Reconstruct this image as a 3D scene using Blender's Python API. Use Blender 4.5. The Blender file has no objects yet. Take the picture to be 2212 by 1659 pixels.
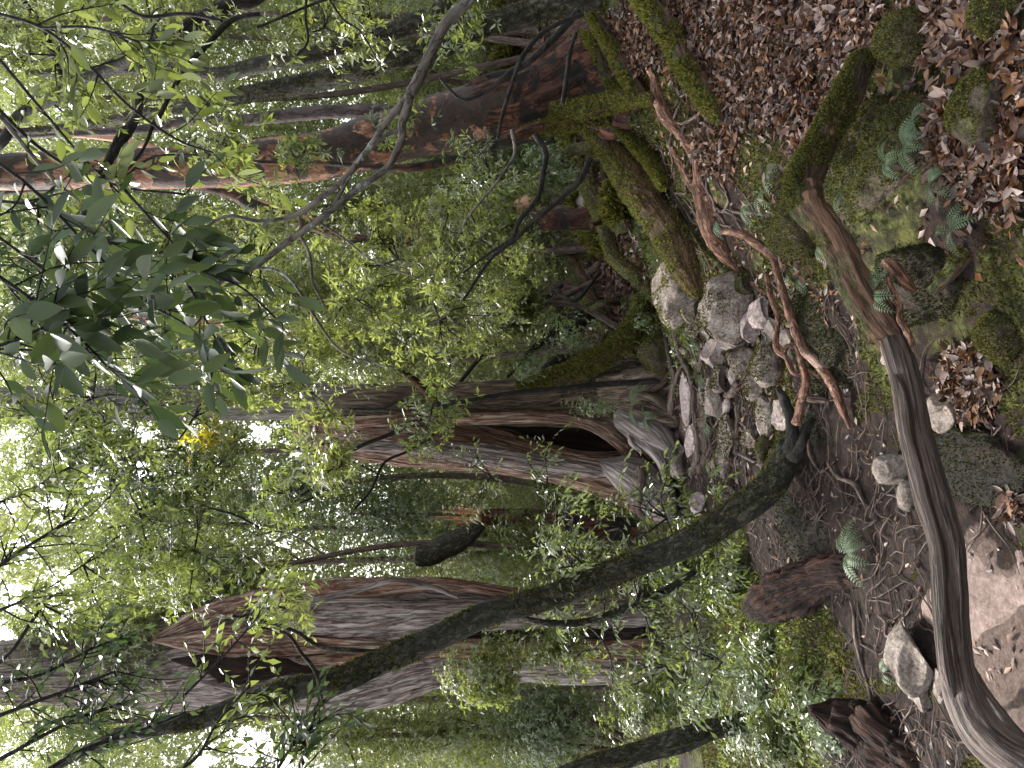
import bpy, math, random
import numpy as np
from mathutils import Vector
rng = np.random.default_rng(7); random.seed(7)
sc = bpy.context.scene
col = sc.collection
# ------------------------------------------------------------ camera (portrait shot stored on its side: world up = image left)
F = 1593.0; CZ = 1.6
cam = bpy.data.cameras.new('camera'); cam.sensor_width = 36; cam.lens = 36 * F / 2212
cam.clip_start = .05; cam.clip_end = 2000
camo = bpy.data.objects.new('camera', cam); col.objects.link(camo)
from mathutils import Matrix
camo.matrix_world = Matrix(((0, 1, 0, 0), (0, 0, -1, 0), (-1, 0, 0, CZ), (0, 0, 0, 1)))
sc.camera = camo
# ------------------------------------------------------------ light
w = bpy.data.worlds.new('World'); sc.world = w; w.use_nodes = True
wn = w.node_tree; bg = wn.nodes['Background']
sky = wn.nodes.new('ShaderNodeTexSky'); sky.sky_type = 'NISHITA'; sky.sun_disc = False
SUN_EL, SUN_AZ = math.radians(52), math.radians(-38)       # azimuth from +Y towards +X
sky.sun_elevation = SUN_EL; sky.sun_rotation = SUN_AZ; sky.air_density = 1.6; sky.dust_density = 4; sky.ozone_density = 1
hs = wn.nodes.new('ShaderNodeHueSaturation'); hs.inputs['Saturation'].default_value = .28
wn.links.new(sky.outputs[0], hs.inputs['Color']); wn.links.new(hs.outputs[0], bg.inputs[0]); bg.inputs[1].default_value = .15
sl = bpy.data.lights.new('sun', 'SUN'); sl.energy = 2.2; sl.angle = math.radians(8); sl.color = (1, .96, .88)
so = bpy.data.objects.new('sun', sl); col.objects.link(so)
sd = Vector((math.sin(SUN_AZ) * math.cos(SUN_EL), math.cos(SUN_AZ) * math.cos(SUN_EL), math.sin(SUN_EL)))
so.rotation_euler = sd.to_track_quat('Z', 'Y').to_euler(); so.location = sd * 30
sc.view_settings.view_transform = 'Standard'; sc.view_settings.look = 'None'; sc.view_settings.exposure = 2.0; sc.view_settings.gamma = 1
sc.cycles.max_bounces = 8; sc.cycles.diffuse_bounces = 4; sc.cycles.transmission_bounces = 4; sc.cycles.caustics_reflective = False; sc.cycles.caustics_refractive = False
# ------------------------------------------------------------ numeric helpers
def P(X, Y, d): return np.array((d * (829.5 - Y) / F, d, CZ + d * (1106 - X) / F))
def proj(p):
    p = np.atleast_2d(p); d = np.maximum(p[:, 1], 1e-3)
    return 1106 - (p[:, 2] - CZ) * F / d, 829.5 - p[:, 0] * F / d, p[:, 1]
def _h(i, j, k, s):
    n = (i.astype(np.int64) * 73856093) ^ (j.astype(np.int64) * 19349663) ^ (k.astype(np.int64) * 83492791) ^ (s * 2654435)
    n = (n ^ (n >> 13)) * 1274126177; n = n & 0x7fffffff; n = (n ^ (n >> 16)) * 668265263 & 0x7fffffff
    return (n & 0xffff) / 65535.0
def vn(p, s=0):
    p = np.atleast_2d(p); f = np.floor(p); t = p - f; t = t * t * (3 - 2 * t); i, j, k = f[:, 0], f[:, 1], f[:, 2]; r = 0
    for a in (0, 1):
        for b in (0, 1):
            for c in (0, 1):
                r = r + _h(i + a, j + b, k + c, s) * (t[:, 0] if a else 1 - t[:, 0]) * (t[:, 1] if b else 1 - t[:, 1]) * (t[:, 2] if c else 1 - t[:, 2])
    return r * 2 - 1
def fbm(p, o=4, s=0, g=.5):
    p = np.atleast_2d(np.asarray(p, float)); r = 0; a = 1; tot = 0
    for q in range(o): r = r + a * vn(p, s + q); tot += a; a *= g; p = p * 2.03 + 11.3
    return r / tot
def unit(v): return v / np.maximum(np.linalg.norm(v, axis=-1, keepdims=True), 1e-9)
def catmull(pts, n):
    pts = np.asarray(pts, float); q = np.vstack([2 * pts[0] - pts[1], pts, 2 * pts[-1] - pts[-2]]); t = np.linspace(0, len(pts) - 1, n)
    i = np.minimum(t.astype(int), len(pts) - 2); u = (t - i)[:, None]; a, b, c, d = q[i], q[i + 1], q[i + 2], q[i + 3]
    return .5 * (2 * b + (c - a) * u + (2 * a - 5 * b + 4 * c - d) * u**2 + (3 * b - 3 * c + d - a) * u**3)
# ------------------------------------------------------------ terrain height from surveyed points
TP = [(2212,1659,2.25),(2212,1200,2.35),(2212,800,2.3),(2212,400,2.05),(2212,0,1.9),(2050,0,2.25),(1900,120,2.7),(1750,100,3.15),(1650,100,3.5),(1500,60,4.0),(1400,100,4.4),(1300,60,5.0),
 (1290,230,5.4),(1600,300,3.75),(1700,450,3.35),(1500,400,4.5),(1430,330,5.0),(1850,450,2.75),(1600,750,5.1),(1430,900,7.6),(1520,900,6.0),(1430,720,7.4),(1700,800,4.2),(1650,640,4.5),(1700,620,4.0),(1750,1100,3.95),(1660,980,4.5),(1950,1050,3.0),(1850,1250,3.4),
 (1600,1100,5.1),(1600,1350,5.3),(1700,1500,4.3),(1850,1600,3.5),(1980,1560,2.9),(1840,760,3.3),(2100,600,2.45),(2150,900,2.45),(2150,1400,2.4),(1960,800,2.9),(1990,1300,2.85),
 (1330,650,10),(1300,500,11),(1280,400,10.5),(1310,300,8.5),(1350,500,8),(1400,600,6.8),(1240,120,9.5),(1150,60,12),(1400,1200,8.6),(1480,1500,7),(1330,1000,12.5),(1260,1300,16),(1210,800,18),(1230,1600,15),(1400,1650,9),(1450,1100,7.4)]
tp = np.array([P(*t) for t in TP])
tp = np.vstack([tp, [(-12,26,2.5),(0,28,4),(12,24,5.5),(9,10,2.6),(6,4,1.5),(-8,5,-.2),(-4,-2,.0),(4,-3,.5),(0,-8,0),(-20,-10,.5),(20,-10,3),(0,60,12),(50,60,16),(-60,60,8),(90,0,10),(-90,0,3),(0,-90,2),(0,140,20),(150,150,24),(-150,150,16)]])
def _k(r): return r
_A = np.linalg.norm(tp[:, None, :2] - tp[None, :, :2], axis=-1)
_n = len(tp); _M = np.zeros((_n + 3, _n + 3)); _M[:_n, :_n] = _A; _M[:_n, _n:] = np.c_[np.ones(_n), tp[:, :2]]; _M[_n:, :_n] = _M[:_n, _n:].T
_M[:_n, :_n] -= np.eye(_n) * .02
_W = np.linalg.solve(_M, np.r_[tp[:, 2], 0, 0, 0])
def hgt(x, y, fine=True):
    x = np.atleast_1d(np.asarray(x, float)); y = np.atleast_1d(np.asarray(y, float)); out = np.empty(len(x))
    for a in range(0, len(x), 20000):
        xx, yy = x[a:a + 20000], y[a:a + 20000]; r = np.hypot(xx[:, None] - tp[:, 0], yy[:, None] - tp[:, 1])
        out[a:a + 20000] = r @ _W[:_n] + _W[_n] + _W[_n + 1] * xx + _W[_n + 2] * yy
    if fine:
        q = np.c_[x, y, np.zeros(len(x))]; far = np.clip(np.hypot(x, y) / 6, .5, 4)
        out = out + .10 * far * fbm(q * 1.3, 4, 3) + .03 * fbm(q * 7, 3, 9) + .022 * fbm(q * 3.1, 2, 19)
    return out
_ds = np.exp(np.linspace(math.log(.9), math.log(45), 500))
def hit(X, Y, default=None):
    p = np.array([P(X, Y, d) for d in _ds]); g = hgt(p[:, 0], p[:, 1]) - p[:, 2]; k = np.argmax(g > 0)
    return float(_ds[k]) if g[k] > 0 else (default or 30.)
# ------------------------------------------------------------ mesh accumulation
class MB:
    def __init__(s): s.v = []; s.q = []; s.t = []; s.b = []; s.n = 0; s.moss = []
    def add(s, V, Q=None, T=None, B=None, Z=None):
        V = np.asarray(V, float); s.v.append(V)
        if Q is not None and len(Q): s.q.append(np.asarray(Q) + s.n)
        if T is not None and len(T): s.t.append(np.asarray(T) + s.n)
        s.b.append(V.copy() if B is None else B); s.moss.append(np.zeros(len(V)) if Z is None else Z); s.n += len(V); return s
    def build(s, name, mat, parent=None, smooth=True, origin=None):
        V = np.vstack(s.v) if s.v else np.zeros((0, 3))
        o = np.zeros(3)
        if parent is not None: o = np.array(parent.location)
        elif origin is not None: o = np.array(origin)
        me = bpy.data.meshes.new(name); me.vertices.add(len(V)); me.vertices.foreach_set('co', (V - o).astype(np.float32).ravel())
        Q = np.vstack(s.q) if s.q else np.zeros((0, 4), int); T = np.vstack(s.t) if s.t else np.zeros((0, 3), int)
        lp = np.concatenate([Q.ravel(), T.ravel()]).astype(np.int32); me.loops.add(len(lp)); me.loops.foreach_set('vertex_index', lp)
        me.polygons.add(len(Q) + len(T)); ls = np.concatenate([np.arange(len(Q)) * 4, len(Q) * 4 + np.arange(len(T)) * 3]).astype(np.int32)
        me.polygons.foreach_set('loop_start', ls); me.update(calc_edges=True); me.validate()
        me.polygons.foreach_set('use_smooth', np.full(len(me.polygons), smooth))
        at = me.attributes.new('grain', 'FLOAT_VECTOR', 'POINT'); at.data.foreach_set('vector', np.vstack(s.b).astype(np.float32).ravel())
        if any(z.any() for z in s.moss):
            at = me.attributes.new('zone', 'FLOAT', 'POINT'); at.data.foreach_set('value', np.concatenate(s.moss).astype(np.float32))
        me.materials.append(mat); ob = bpy.data.objects.new(name, me); col.objects.link(ob)
        if parent is not None: ob.parent = parent
        else: ob.location = o
        return ob
def tag(o, label, cat, group=None, kind=None):
    if label: o['label'] = label
    if cat: o['category'] = cat
    if group: o['group'] = group
    if kind: o['kind'] = kind
    return o
def thing(name, label, cat, loc, group=None):
    o = bpy.data.objects.new(name, None); col.objects.link(o); o.location = tuple(float(a) for a in loc); o.empty_display_size = .1
    return tag(o, label, cat, group)
# ------------------------------------------------------------ materials
def nd(nt, t, **k):
    n = nt.nodes.new(t)
    for a, b in k.items(): setattr(n, a, b)
    return n
def newmat(name):
    m = bpy.data.materials.new(name); m.use_nodes = True; nt = m.node_tree; return m, nt, nt.nodes['Principled BSDF'], nt.nodes['Material Output']
def ramp(nt, fac, stops):
    r = nd(nt, 'ShaderNodeValToRGB'); e = r.color_ramp.elements
    while len(e) < len(stops): e.new(.5)
    for a, (p, c) in zip(e, stops): a.position = p; a.color = (*c, 1) if len(c) == 3 else c
    nt.links.new(fac, r.inputs[0]); return r.outputs[0]
def noise(nt, vec, scale, detail=6, rough=.6, dist=0):
    n = nd(nt, 'ShaderNodeTexNoise'); n.inputs['Scale'].default_value = scale; n.inputs['Detail'].default_value = detail; n.inputs['Roughness'].default_value = rough; n.inputs['Distortion'].default_value = dist
    if vec is not None: nt.links.new(vec, n.inputs['Vector'])
    return n.outputs['Fac']
def mixc(nt, f, a, b):
    m = nd(nt, 'ShaderNodeMix', data_type='RGBA')
    for s, v in ((m.inputs[0], f), (m.inputs[6], a), (m.inputs[7], b)):
        if hasattr(v, 'links'): nt.links.new(v, s)
        else: s.default_value = v if not isinstance(v, tuple) else (*v, 1)
    return m.outputs[2]
def mth(nt, op, a, b=None, clamp=False):
    m = nd(nt, 'ShaderNodeMath', operation=op, use_clamp=clamp)
    for s, v in zip(m.inputs, (a, b)):
        if v is None: continue
        if hasattr(v, 'links'): nt.links.new(v, s)
        else: s.default_value = v
    return m.outputs[0]
def bump(nt, bs, h, dist, strength=1.):
    b = nd(nt, 'ShaderNodeBump'); b.inputs['Distance'].default_value = dist; b.inputs['Strength'].default_value = strength; nt.links.new(h, b.inputs['Height']); nt.links.new(b.outputs[0], bs.inputs['Normal']); return b
def leafmat(name, cols, trans=.4, rough=.35, spec=.5, brown=None, tcol=1.6):
    m, nt, bs, out = newmat(name); g = nd(nt, 'ShaderNodeNewGeometry')
    n = len(cols); c = ramp(nt, g.outputs['Random Per Island'], [(i / max(n - 1, 1), cc) for i, cc in enumerate(cols)])
    tc = nd(nt, 'ShaderNodeTexCoord'); f = noise(nt, tc.outputs['Object'], 1.3, 3); c2 = mixc(nt, mth(nt, 'MULTIPLY', f, .35), c, tuple(x * .5 for x in cols[0]))
    nt.links.new(c2, bs.inputs['Base Color']); bs.inputs['Roughness'].default_value = rough; bs.inputs['Specular IOR Level'].default_value = spec
    tr = nd(nt, 'ShaderNodeBsdfTranslucent'); tcx = nd(nt, 'ShaderNodeMix', data_type='RGBA', blend_type='MULTIPLY'); tcx.inputs[0].default_value = 1
    nt.links.new(c2, tcx.inputs[6]); tcx.inputs[7].default_value = (1.25 * tcol, 1.25 * tcol, .75 * tcol, 1); nt.links.new(tcx.outputs[2], tr.inputs[0])
    mx = nd(nt, 'ShaderNodeMixShader'); mx.inputs[0].default_value = trans; nt.links.new(bs.outputs[0], mx.inputs[1]); nt.links.new(tr.outputs[0], mx.inputs[2]); nt.links.new(mx.outputs[0], out.inputs[0])
    return m
MOSS1, MOSS2, MOSS3 = (.014, .013, .006), (.048, .050, .014), (.125, .13, .036)
def mosscol(nt, v, scale=30):
    return ramp(nt, noise(nt, v, scale, 5, .7), [(.36, MOSS1), (.5, MOSS2), (.66, MOSS3)])
def barkmat(name, stops, stretch=.12, scale=14, bumpd=.02, moss=0., rough=.85, patch=None, patchscale=5, lich=None, upmoss=.35, patchpos=.5, crack=.75):
    m, nt, bs, out = newmat(name); a = nd(nt, 'ShaderNodeAttribute', attribute_name='grain'); mp = nd(nt, 'ShaderNodeMapping'); mp.inputs['Scale'].default_value = (1, 1, stretch)
    nt.links.new(a.outputs['Vector'], mp.inputs[0]); v = mp.outputs[0]
    f = noise(nt, v, scale, 9, .68, .6); c = ramp(nt, f, stops)
    big = noise(nt, a.outputs['Vector'], 2.2, 4, .55); c = mixc(nt, mth(nt, 'MULTIPLY', mth(nt, 'SUBTRACT', big, .42, True), 2.2, True), c, tuple(x * .45 for x in stops[len(stops) // 2][1]))
    rf = noise(nt, v, scale * .8, 7, .6, .3); rdg = mth(nt, 'ABSOLUTE', mth(nt, 'SUBTRACT', rf, .5)); crk = ramp(nt, rdg, [(0, (0, 0, 0)), (.045, (1, 1, 1))])
    c = mixc(nt, crk, mixc(nt, crack, c, tuple(x * .5 for x in stops[0][1])), c); h = mth(nt, 'ADD', mth(nt, 'MULTIPLY', f, .9), mth(nt, 'MULTIPLY', crk, .35 * crack))
    fine = noise(nt, v, scale * 4, 3, .7); h = mth(nt, 'ADD', h, mth(nt, 'MULTIPLY', fine, .25))
    if patch:
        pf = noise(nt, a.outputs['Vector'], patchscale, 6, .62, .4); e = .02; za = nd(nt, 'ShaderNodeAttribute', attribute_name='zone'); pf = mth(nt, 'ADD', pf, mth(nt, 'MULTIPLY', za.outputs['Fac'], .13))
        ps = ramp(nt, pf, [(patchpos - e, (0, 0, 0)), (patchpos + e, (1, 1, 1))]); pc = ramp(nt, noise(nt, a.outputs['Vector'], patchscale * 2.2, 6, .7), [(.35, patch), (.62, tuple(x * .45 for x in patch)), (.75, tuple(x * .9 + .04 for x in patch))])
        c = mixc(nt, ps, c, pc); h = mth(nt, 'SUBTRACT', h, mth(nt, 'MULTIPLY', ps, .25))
    if lich:
        lf = ramp(nt, noise(nt, a.outputs['Vector'], 6, 5, .7), [(.56, (0, 0, 0)), (.62, (1, 1, 1))]); c = mixc(nt, mth(nt, 'MULTIPLY', lf, .75), c, lich)
    if moss:
        g = nd(nt, 'ShaderNodeNewGeometry'); sx = nd(nt, 'ShaderNodeSeparateXYZ'); nt.links.new(g.outputs['Normal'], sx.inputs[0]); tc = nd(nt, 'ShaderNodeTexCoord')
        mf = noise(nt, tc.outputs['Object'], 4.5, 6, .65); mf = mth(nt, 'ADD', mf, mth(nt, 'MULTIPLY', sx.outputs['Z'], upmoss * .6)); mf = mth(nt, 'ADD', mf, moss - .5)
        at = nd(nt, 'ShaderNodeAttribute', attribute_name='zone'); mf = mth(nt, 'ADD', mf, mth(nt, 'MULTIPLY', at.outputs['Fac'], .6))
        ms = ramp(nt, mf, [(.46, (0, 0, 0)), (.58, (1, 1, 1))]); c = mixc(nt, ms, c, mosscol(nt, tc.outputs['Object'], 28))
        mh = noise(nt, tc.outputs['Object'], 90, 4, .8); h = mth(nt, 'ADD', h, mth(nt, 'MULTIPLY', ms, mth(nt, 'MULTIPLY', mh, .8)))
    nt.links.new(c, bs.inputs['Base Color']); bs.inputs['Roughness'].default_value = rough; bs.inputs['Specular IOR Level'].default_value = .3; bump(nt, bs, h, bumpd * 2.2); return m
M = {}
M['cedar'] = barkmat('cedar_bark', [(.3, (.07, .048, .042)), (.42, (.23, .165, .145)), (.52, (.41, .335, .31)), (.66, (.62, .56, .54))], .09, 26, .03, .08, upmoss=.2)
M['cedar_red'] = barkmat('red_cedar_bark', [(.3, (.045, .022, .016)), (.42, (.22, .10, .068)), (.51, (.40, .24, .175)), (.62, (.62, .52, .42))], .09, 25, .03, .06, upmoss=.2)
M['cedar_grey'] = barkmat('grey_cedar_bark', [(.3, (.06, .05, .042)), (.45, (.17, .15, .13)), (.66, (.36, .33, .30))], .05, 34, .015, .03, upmoss=.2)
M['cedar_moss'] = barkmat('mossy_cedar_bark', [(.3, (.04, .028, .018)), (.46, (.16, .11, .075)), (.62, (.34, .27, .20))], .12, 24, .03, .22, upmoss=.35)
M['hollow'] = barkmat('hollow_shade_wood', [(.3, (.008, .005, .004)), (.55, (.03, .014, .01)), (.75, (.07, .03, .02))], .12, 12, .03)  # reddish inner wood, the shade inside the hollows put into its near-black colour
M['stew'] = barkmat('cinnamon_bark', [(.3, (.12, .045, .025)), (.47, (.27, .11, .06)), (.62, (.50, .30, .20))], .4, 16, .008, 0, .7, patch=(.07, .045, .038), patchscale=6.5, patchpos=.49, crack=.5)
M['stew_light'] = barkmat('pale_cinnamon_bark', [(.3, (.26, .10, .06)), (.5, (.48, .24, .15)), (.7, (.62, .38, .26))], .5, 8, .004, 0, .55, patch=(.16, .10, .08), patchscale=4, patchpos=.6, crack=.2)
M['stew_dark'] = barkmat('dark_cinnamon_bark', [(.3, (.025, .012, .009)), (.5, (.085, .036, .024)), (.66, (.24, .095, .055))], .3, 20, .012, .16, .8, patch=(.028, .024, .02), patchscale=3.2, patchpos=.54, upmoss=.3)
M['dark'] = barkmat('dark_bark', [(.3, (.007, .006, .005)), (.5, (.02, .017, .014)), (.7, (.06, .052, .043))], .5, 26, .012, .02, .8, upmoss=.3)
M['dark_moss'] = barkmat('dark_mossy_bark', [(.3, (.012, .011, .008)), (.5, (.042, .04, .028)), (.64, (.14, .13, .095))], .5, 30, .014, .2, .85, upmoss=.5)
M['grey'] = barkmat('grey_bark', [(.3, (.05, .042, .036)), (.5, (.13, .11, .095)), (.7, (.24, .21, .18))], .4, 22, .006, 0, .75, lich=(.33, .37, .34))
M['purple'] = barkmat('plum_bark', [(.3, (.03, .022, .024)), (.5, (.085, .06, .062)), (.7, (.17, .12, .11))], .4, 16, .008, .02, .7)
M['mossy'] = barkmat('moss_coated_wood', [(.3, (.03, .018, .01)), (.5, (.10, .06, .035)), (.7, (.22, .13, .08))], .15, 32, .015, .38, upmoss=.7)
M['log'] = barkmat('fallen_log_bark', [(.3, (.04, .02, .012)), (.5, (.14, .075, .045)), (.7, (.30, .18, .12))], .12, 26, .02, .16, upmoss=.8)
M['redroot'] = barkmat('red_root_bark', [(.36, (.035, .016, .010)), (.47, (.15, .065, .038)), (.56, (.27, .125, .075)), (.66, (.45, .28, .20))], .22, 55, .014, .06, .65, upmoss=.25, lich=(.50, .33, .25))
M['root'] = barkmat('brown_root_bark', [(.3, (.04, .028, .022)), (.5, (.15, .105, .085)), (.7, (.28, .21, .18))], .12, 70, .01, .03, .75)
M['worn'] = barkmat('worn_root_wood', [(.34, (.016, .010, .008)), (.45, (.060, .040, .032)), (.55, (.13, .092, .076)), (.66, (.33, .265, .235))], .05, 34, .014, 0, .5)
M['weather'] = barkmat('weathered_wood', [(.3, (.09, .07, .065)), (.5, (.27, .22, .205)), (.7, (.48, .42, .40))], .07, 32, .02, .02, .6)
M['rotten'] = barkmat('rotten_wood', [(.36, (.008, .004, .003)), (.5, (.035, .015, .010)), (.66, (.13, .06, .038))], .15, 30, .04, .14, .9)
M['splinter'] = barkmat('fresh_split_wood', [(.3, (.35, .15, .06)), (.5, (.55, .30, .15)), (.7, (.7, .45, .27))], .08, 20, .01, 0, .7)
M['cut'] = barkmat('cut_yellow_wood', [(.3, (.36, .19, .06)), (.5, (.60, .38, .14)), (.7, (.72, .52, .25))], .5, 20, .005, 0, .7)
def rockmat(name, stops, moss=0., grain=70, bumpd=.01, upmoss=.4, rough=.85):
    m, nt, bs, out = newmat(name); tc = nd(nt, 'ShaderNodeTexCoord'); v = tc.outputs['Object']
    a = noise(nt, v, grain, 4, .8); b = noise(nt, v, 6, 6, .6); c = ramp(nt, mth(nt, 'ADD', mth(nt, 'MULTIPLY', a, .55), mth(nt, 'MULTIPLY', b, .45)), stops); h = mth(nt, 'ADD', mth(nt, 'MULTIPLY', a, .35), b)
    if moss:
        g = nd(nt, 'ShaderNodeNewGeometry'); sx = nd(nt, 'ShaderNodeSeparateXYZ'); nt.links.new(g.outputs['Normal'], sx.inputs[0])
        mf = mth(nt, 'ADD', mth(nt, 'ADD', noise(nt, v, 5, 6, .65), mth(nt, 'MULTIPLY', sx.outputs['Z'], upmoss * .5)), moss - .5)
        ms = ramp(nt, mf, [(.45, (0, 0, 0)), (.58, (1, 1, 1))]); c = mixc(nt, ms, c, mosscol(nt, v, 26)); h = mth(nt, 'ADD', h, mth(nt, 'MULTIPLY', ms, noise(nt, v, 80, 4, .8)))
    nt.links.new(c, bs.inputs['Base Color']); bs.inputs['Roughness'].default_value = rough; bs.inputs['Specular IOR Level'].default_value = .3; bump(nt, bs, h, bumpd * 2); return m
M['granite'] = rockmat('granite', [(.36, (.035, .028, .023)), (.45, (.12, .095, .08)), (.55, (.22, .185, .16)), (.66, (.42, .37, .33))], 0)
M['pale'] = rockmat('pale_stone', [(.36, (.10, .075, .068)), (.48, (.26, .205, .19)), (.60, (.46, .39, .37))], .10, 50, upmoss=.15)
M['slab'] = rockmat('brown_rock_slab', [(.36, (.055, .038, .032)), (.5, (.13, .092, .08)), (.62, (.21, .16, .145))], 0, 40)
M['shade_mossrock'] = rockmat('shade_toned_mossy_rock', [(.35, (.008, .006, .004)), (.5, (.03, .022, .015)), (.65, (.07, .052, .035))], .12, 60, .03, .3)  # darker copy of the moss coated stone, overhang shade put into the colour
M['mossrock'] = rockmat('mossy_stone', [(.36, (.05, .038, .032)), (.49, (.19, .15, .127)), (.60, (.43, .37, .335))], .24, 60)
M['fullmoss'] = rockmat('moss_coated_stone', [(.35, (.02, .016, .01)), (.5, (.06, .045, .03)), (.65, (.11, .09, .06))], .38, 60, .02, .35)
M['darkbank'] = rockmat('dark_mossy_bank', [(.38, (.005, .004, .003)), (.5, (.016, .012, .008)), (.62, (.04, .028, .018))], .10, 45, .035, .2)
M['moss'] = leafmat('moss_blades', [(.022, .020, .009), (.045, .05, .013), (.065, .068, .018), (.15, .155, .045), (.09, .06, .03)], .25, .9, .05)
M['lit_ymoss'] = leafmat('sunlight_toned_moss_blades', [(.04, .04, .012), (.10, .105, .024), (.19, .19, .055), (.10, .075, .035)], .3, .9, .05)  # yellower moss, with the sunlight on it put into the brighter colour
M['shade_moss'] = leafmat('shade_toned_moss_blades', [(.008, .011, .004), (.022, .028, .008), (.055, .066, .016)], .2, .9, .05)  # darker copy of the moss blades, shade of the bank put into the colour
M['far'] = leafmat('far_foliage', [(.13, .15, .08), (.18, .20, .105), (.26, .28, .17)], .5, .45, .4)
M['bright'] = leafmat('bright_green_leaves', [(.10, .125, .042), (.155, .18, .065), (.25, .275, .13)], .48, .26, .9)
M['mid'] = leafmat('green_leaves', [(.07, .09, .03), (.11, .135, .045), (.17, .20, .08)], .48, .26, .8)
M['near'] = leafmat('dark_glossy_leaves', [(.026, .044, .024), (.04, .06, .03), (.065, .09, .04)], .32, .42, .35)
M['gloss'] = leafmat('shiny_leaves', [(.06, .08, .03), (.10, .125, .045), (.17, .20, .075)], .42, .2, 1.)
M['silver'] = leafmat('silvery_leaves', [(.09, .12, .06), (.13, .165, .085), (.18, .215, .12)], .35, .3, .7)
M['yellow'] = leafmat('yellow_leaves', [(.45, .38, .03), (.6, .5, .05)], .5, .4, .4, tcol=1.)
M['fern'] = leafmat('fern_fronds', [(.085, .13, .065), (.13, .18, .10)], .35, .45, .4)
M['litter'] = leafmat('dead_leaves', [(.012, .006, .004), (.06, .024, .014), (.18, .09, .06), (.025, .011, .007), (.34, .25, .22), (.02, .009, .006), (.22, .10, .035), (.10, .045, .03)], .12, .5, .4, tcol=.6)
# ground
m, nt, bs, out = newmat('forest_soil'); M['ground'] = m
tc = nd(nt, 'ShaderNodeTexCoord'); v = tc.outputs['Object']; za = nd(nt, 'ShaderNodeAttribute', attribute_name='zone')
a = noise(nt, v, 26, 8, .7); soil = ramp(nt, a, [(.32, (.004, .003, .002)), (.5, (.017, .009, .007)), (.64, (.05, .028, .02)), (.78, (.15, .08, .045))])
sand = ramp(nt, noise(nt, v, 40, 6, .7), [(.3, (.05, .033, .026)), (.6, (.14, .10, .085))])
mo = mosscol(nt, v, 22); b = noise(nt, v, 2.6, 6, .6)
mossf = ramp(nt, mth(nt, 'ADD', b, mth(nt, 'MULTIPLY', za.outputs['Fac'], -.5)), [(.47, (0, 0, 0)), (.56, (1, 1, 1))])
sandf = ramp(nt, mth(nt, 'ADD', mth(nt, 'MULTIPLY', za.outputs['Fac'], 1.), mth(nt, 'MULTIPLY', b, .5)), [(.9, (0, 0, 0)), (1.05, (1, 1, 1))])
nt.links.new(mixc(nt, sandf, mixc(nt, mossf, soil, mo), sand), bs.inputs['Base Color']); bs.inputs['Roughness'].default_value = .9; bs.inputs['Specular IOR Level'].default_value = .25
bump(nt, bs, mth(nt, 'ADD', a, mth(nt, 'MULTIPLY', noise(nt, v, 90, 4, .8), .4)), .03)
# ------------------------------------------------------------ shape builders
def frames(C):
    T = unit(np.gradient(C, axis=0)); n = np.cross(T[0], (0.13, .2, 1.)); n = n if np.linalg.norm(n) > .1 else np.cross(T[0], (1, 0, 0)); n = n / np.linalg.norm(n); N = []
    for t in T: n = n - t * n.dot(t); n = n / max(np.linalg.norm(n), 1e-6); N.append(n)
    N = np.array(N); return T, N, np.cross(T, N)
def tube(mb, pts, rad, ns=10, n=None, rough=.05, flute=0., fk=2.5, fl=.25, seed=None, step=None, ell=1., sharp=1., zone=None):
    """a limb along pts (world) with radii rad; rough = small bumps, flute = long ridges running with the grain"""
    pts = np.asarray(pts, float); rad = np.asarray(rad, float) * np.ones(len(pts)); L = np.linalg.norm(np.diff(pts, axis=0), axis=1).sum()
    if n is None: n = max(int(L / (step or max(rad.mean() * .8, .01))) + 2, len(pts) * 2)
    n = min(n, 900); Q = catmull(np.c_[pts, rad], n); C, R = Q[:, :3], np.maximum(Q[:, 3], .0006); T, N, B = frames(C)
    s = np.r_[0, np.cumsum(np.linalg.norm(np.diff(C, axis=0), axis=1))]; seed = random.randrange(9999) if seed is None else seed
    th = np.arange(ns) / ns * 2 * np.pi; c, si = np.cos(th), np.sin(th); rm = max(R.mean(), .004)
    G = np.stack([np.tile(c * rm, (n, 1)), np.tile(si * rm, (n, 1)), np.tile(s[:, None], (1, ns))], -1).reshape(-1, 3)
    k = 1 + rough * fbm(G / rm * .9 + seed, 3, seed) + .5 * rough * fbm(G / rm * 2.6 + seed, 2, seed + 5)
    if flute:
        g = G / rm * np.array((fk, fk, fl)) + seed; r = fbm(g, 4, seed + 8, .55); r = 1 - np.abs(r) * 2 if sharp < 1 else r
        k = k + flute * r + flute * .45 * (.35 - np.abs(fbm(g * 3.1 + 5, 3, seed + 17, .6)) * 1.6)
    k = k.reshape(n, ns, 1); V = C[:, None] + (N[:, None] * c[None, :, None] * ell + B[:, None] * si[None, :, None]) * R[:, None, None] * k
    V = V.reshape(-1, 3); i = np.arange(n - 1)[:, None] * ns; j = np.arange(ns)[None]; j2 = (j + 1) % ns
    Fq = np.stack([i + j, i + j2, i + ns + j2, i + ns + j], -1).reshape(-1, 4)
    V = np.vstack([V, C[0] - T[0] * R[0] * .4, C[-1] + T[-1] * R[-1] * .4]); G = np.vstack([G, (0, 0, 0), (0, 0, s[-1])])
    jj = np.arange(ns); t0 = np.c_[(jj + 1) % ns, jj, np.full(ns, n * ns)]; t1 = np.c_[jj + (n - 1) * ns, (jj + 1) % ns + (n - 1) * ns, np.full(ns, n * ns + 1)]
    mb.add(V, Fq, np.vstack([t0, t1]), G + seed * .37, None if zone is None else np.r_[np.repeat(np.interp(np.linspace(0, 1, n), np.linspace(0, 1, len(zone)), zone), ns), zone[0], zone[-1]]); return C, R
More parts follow.
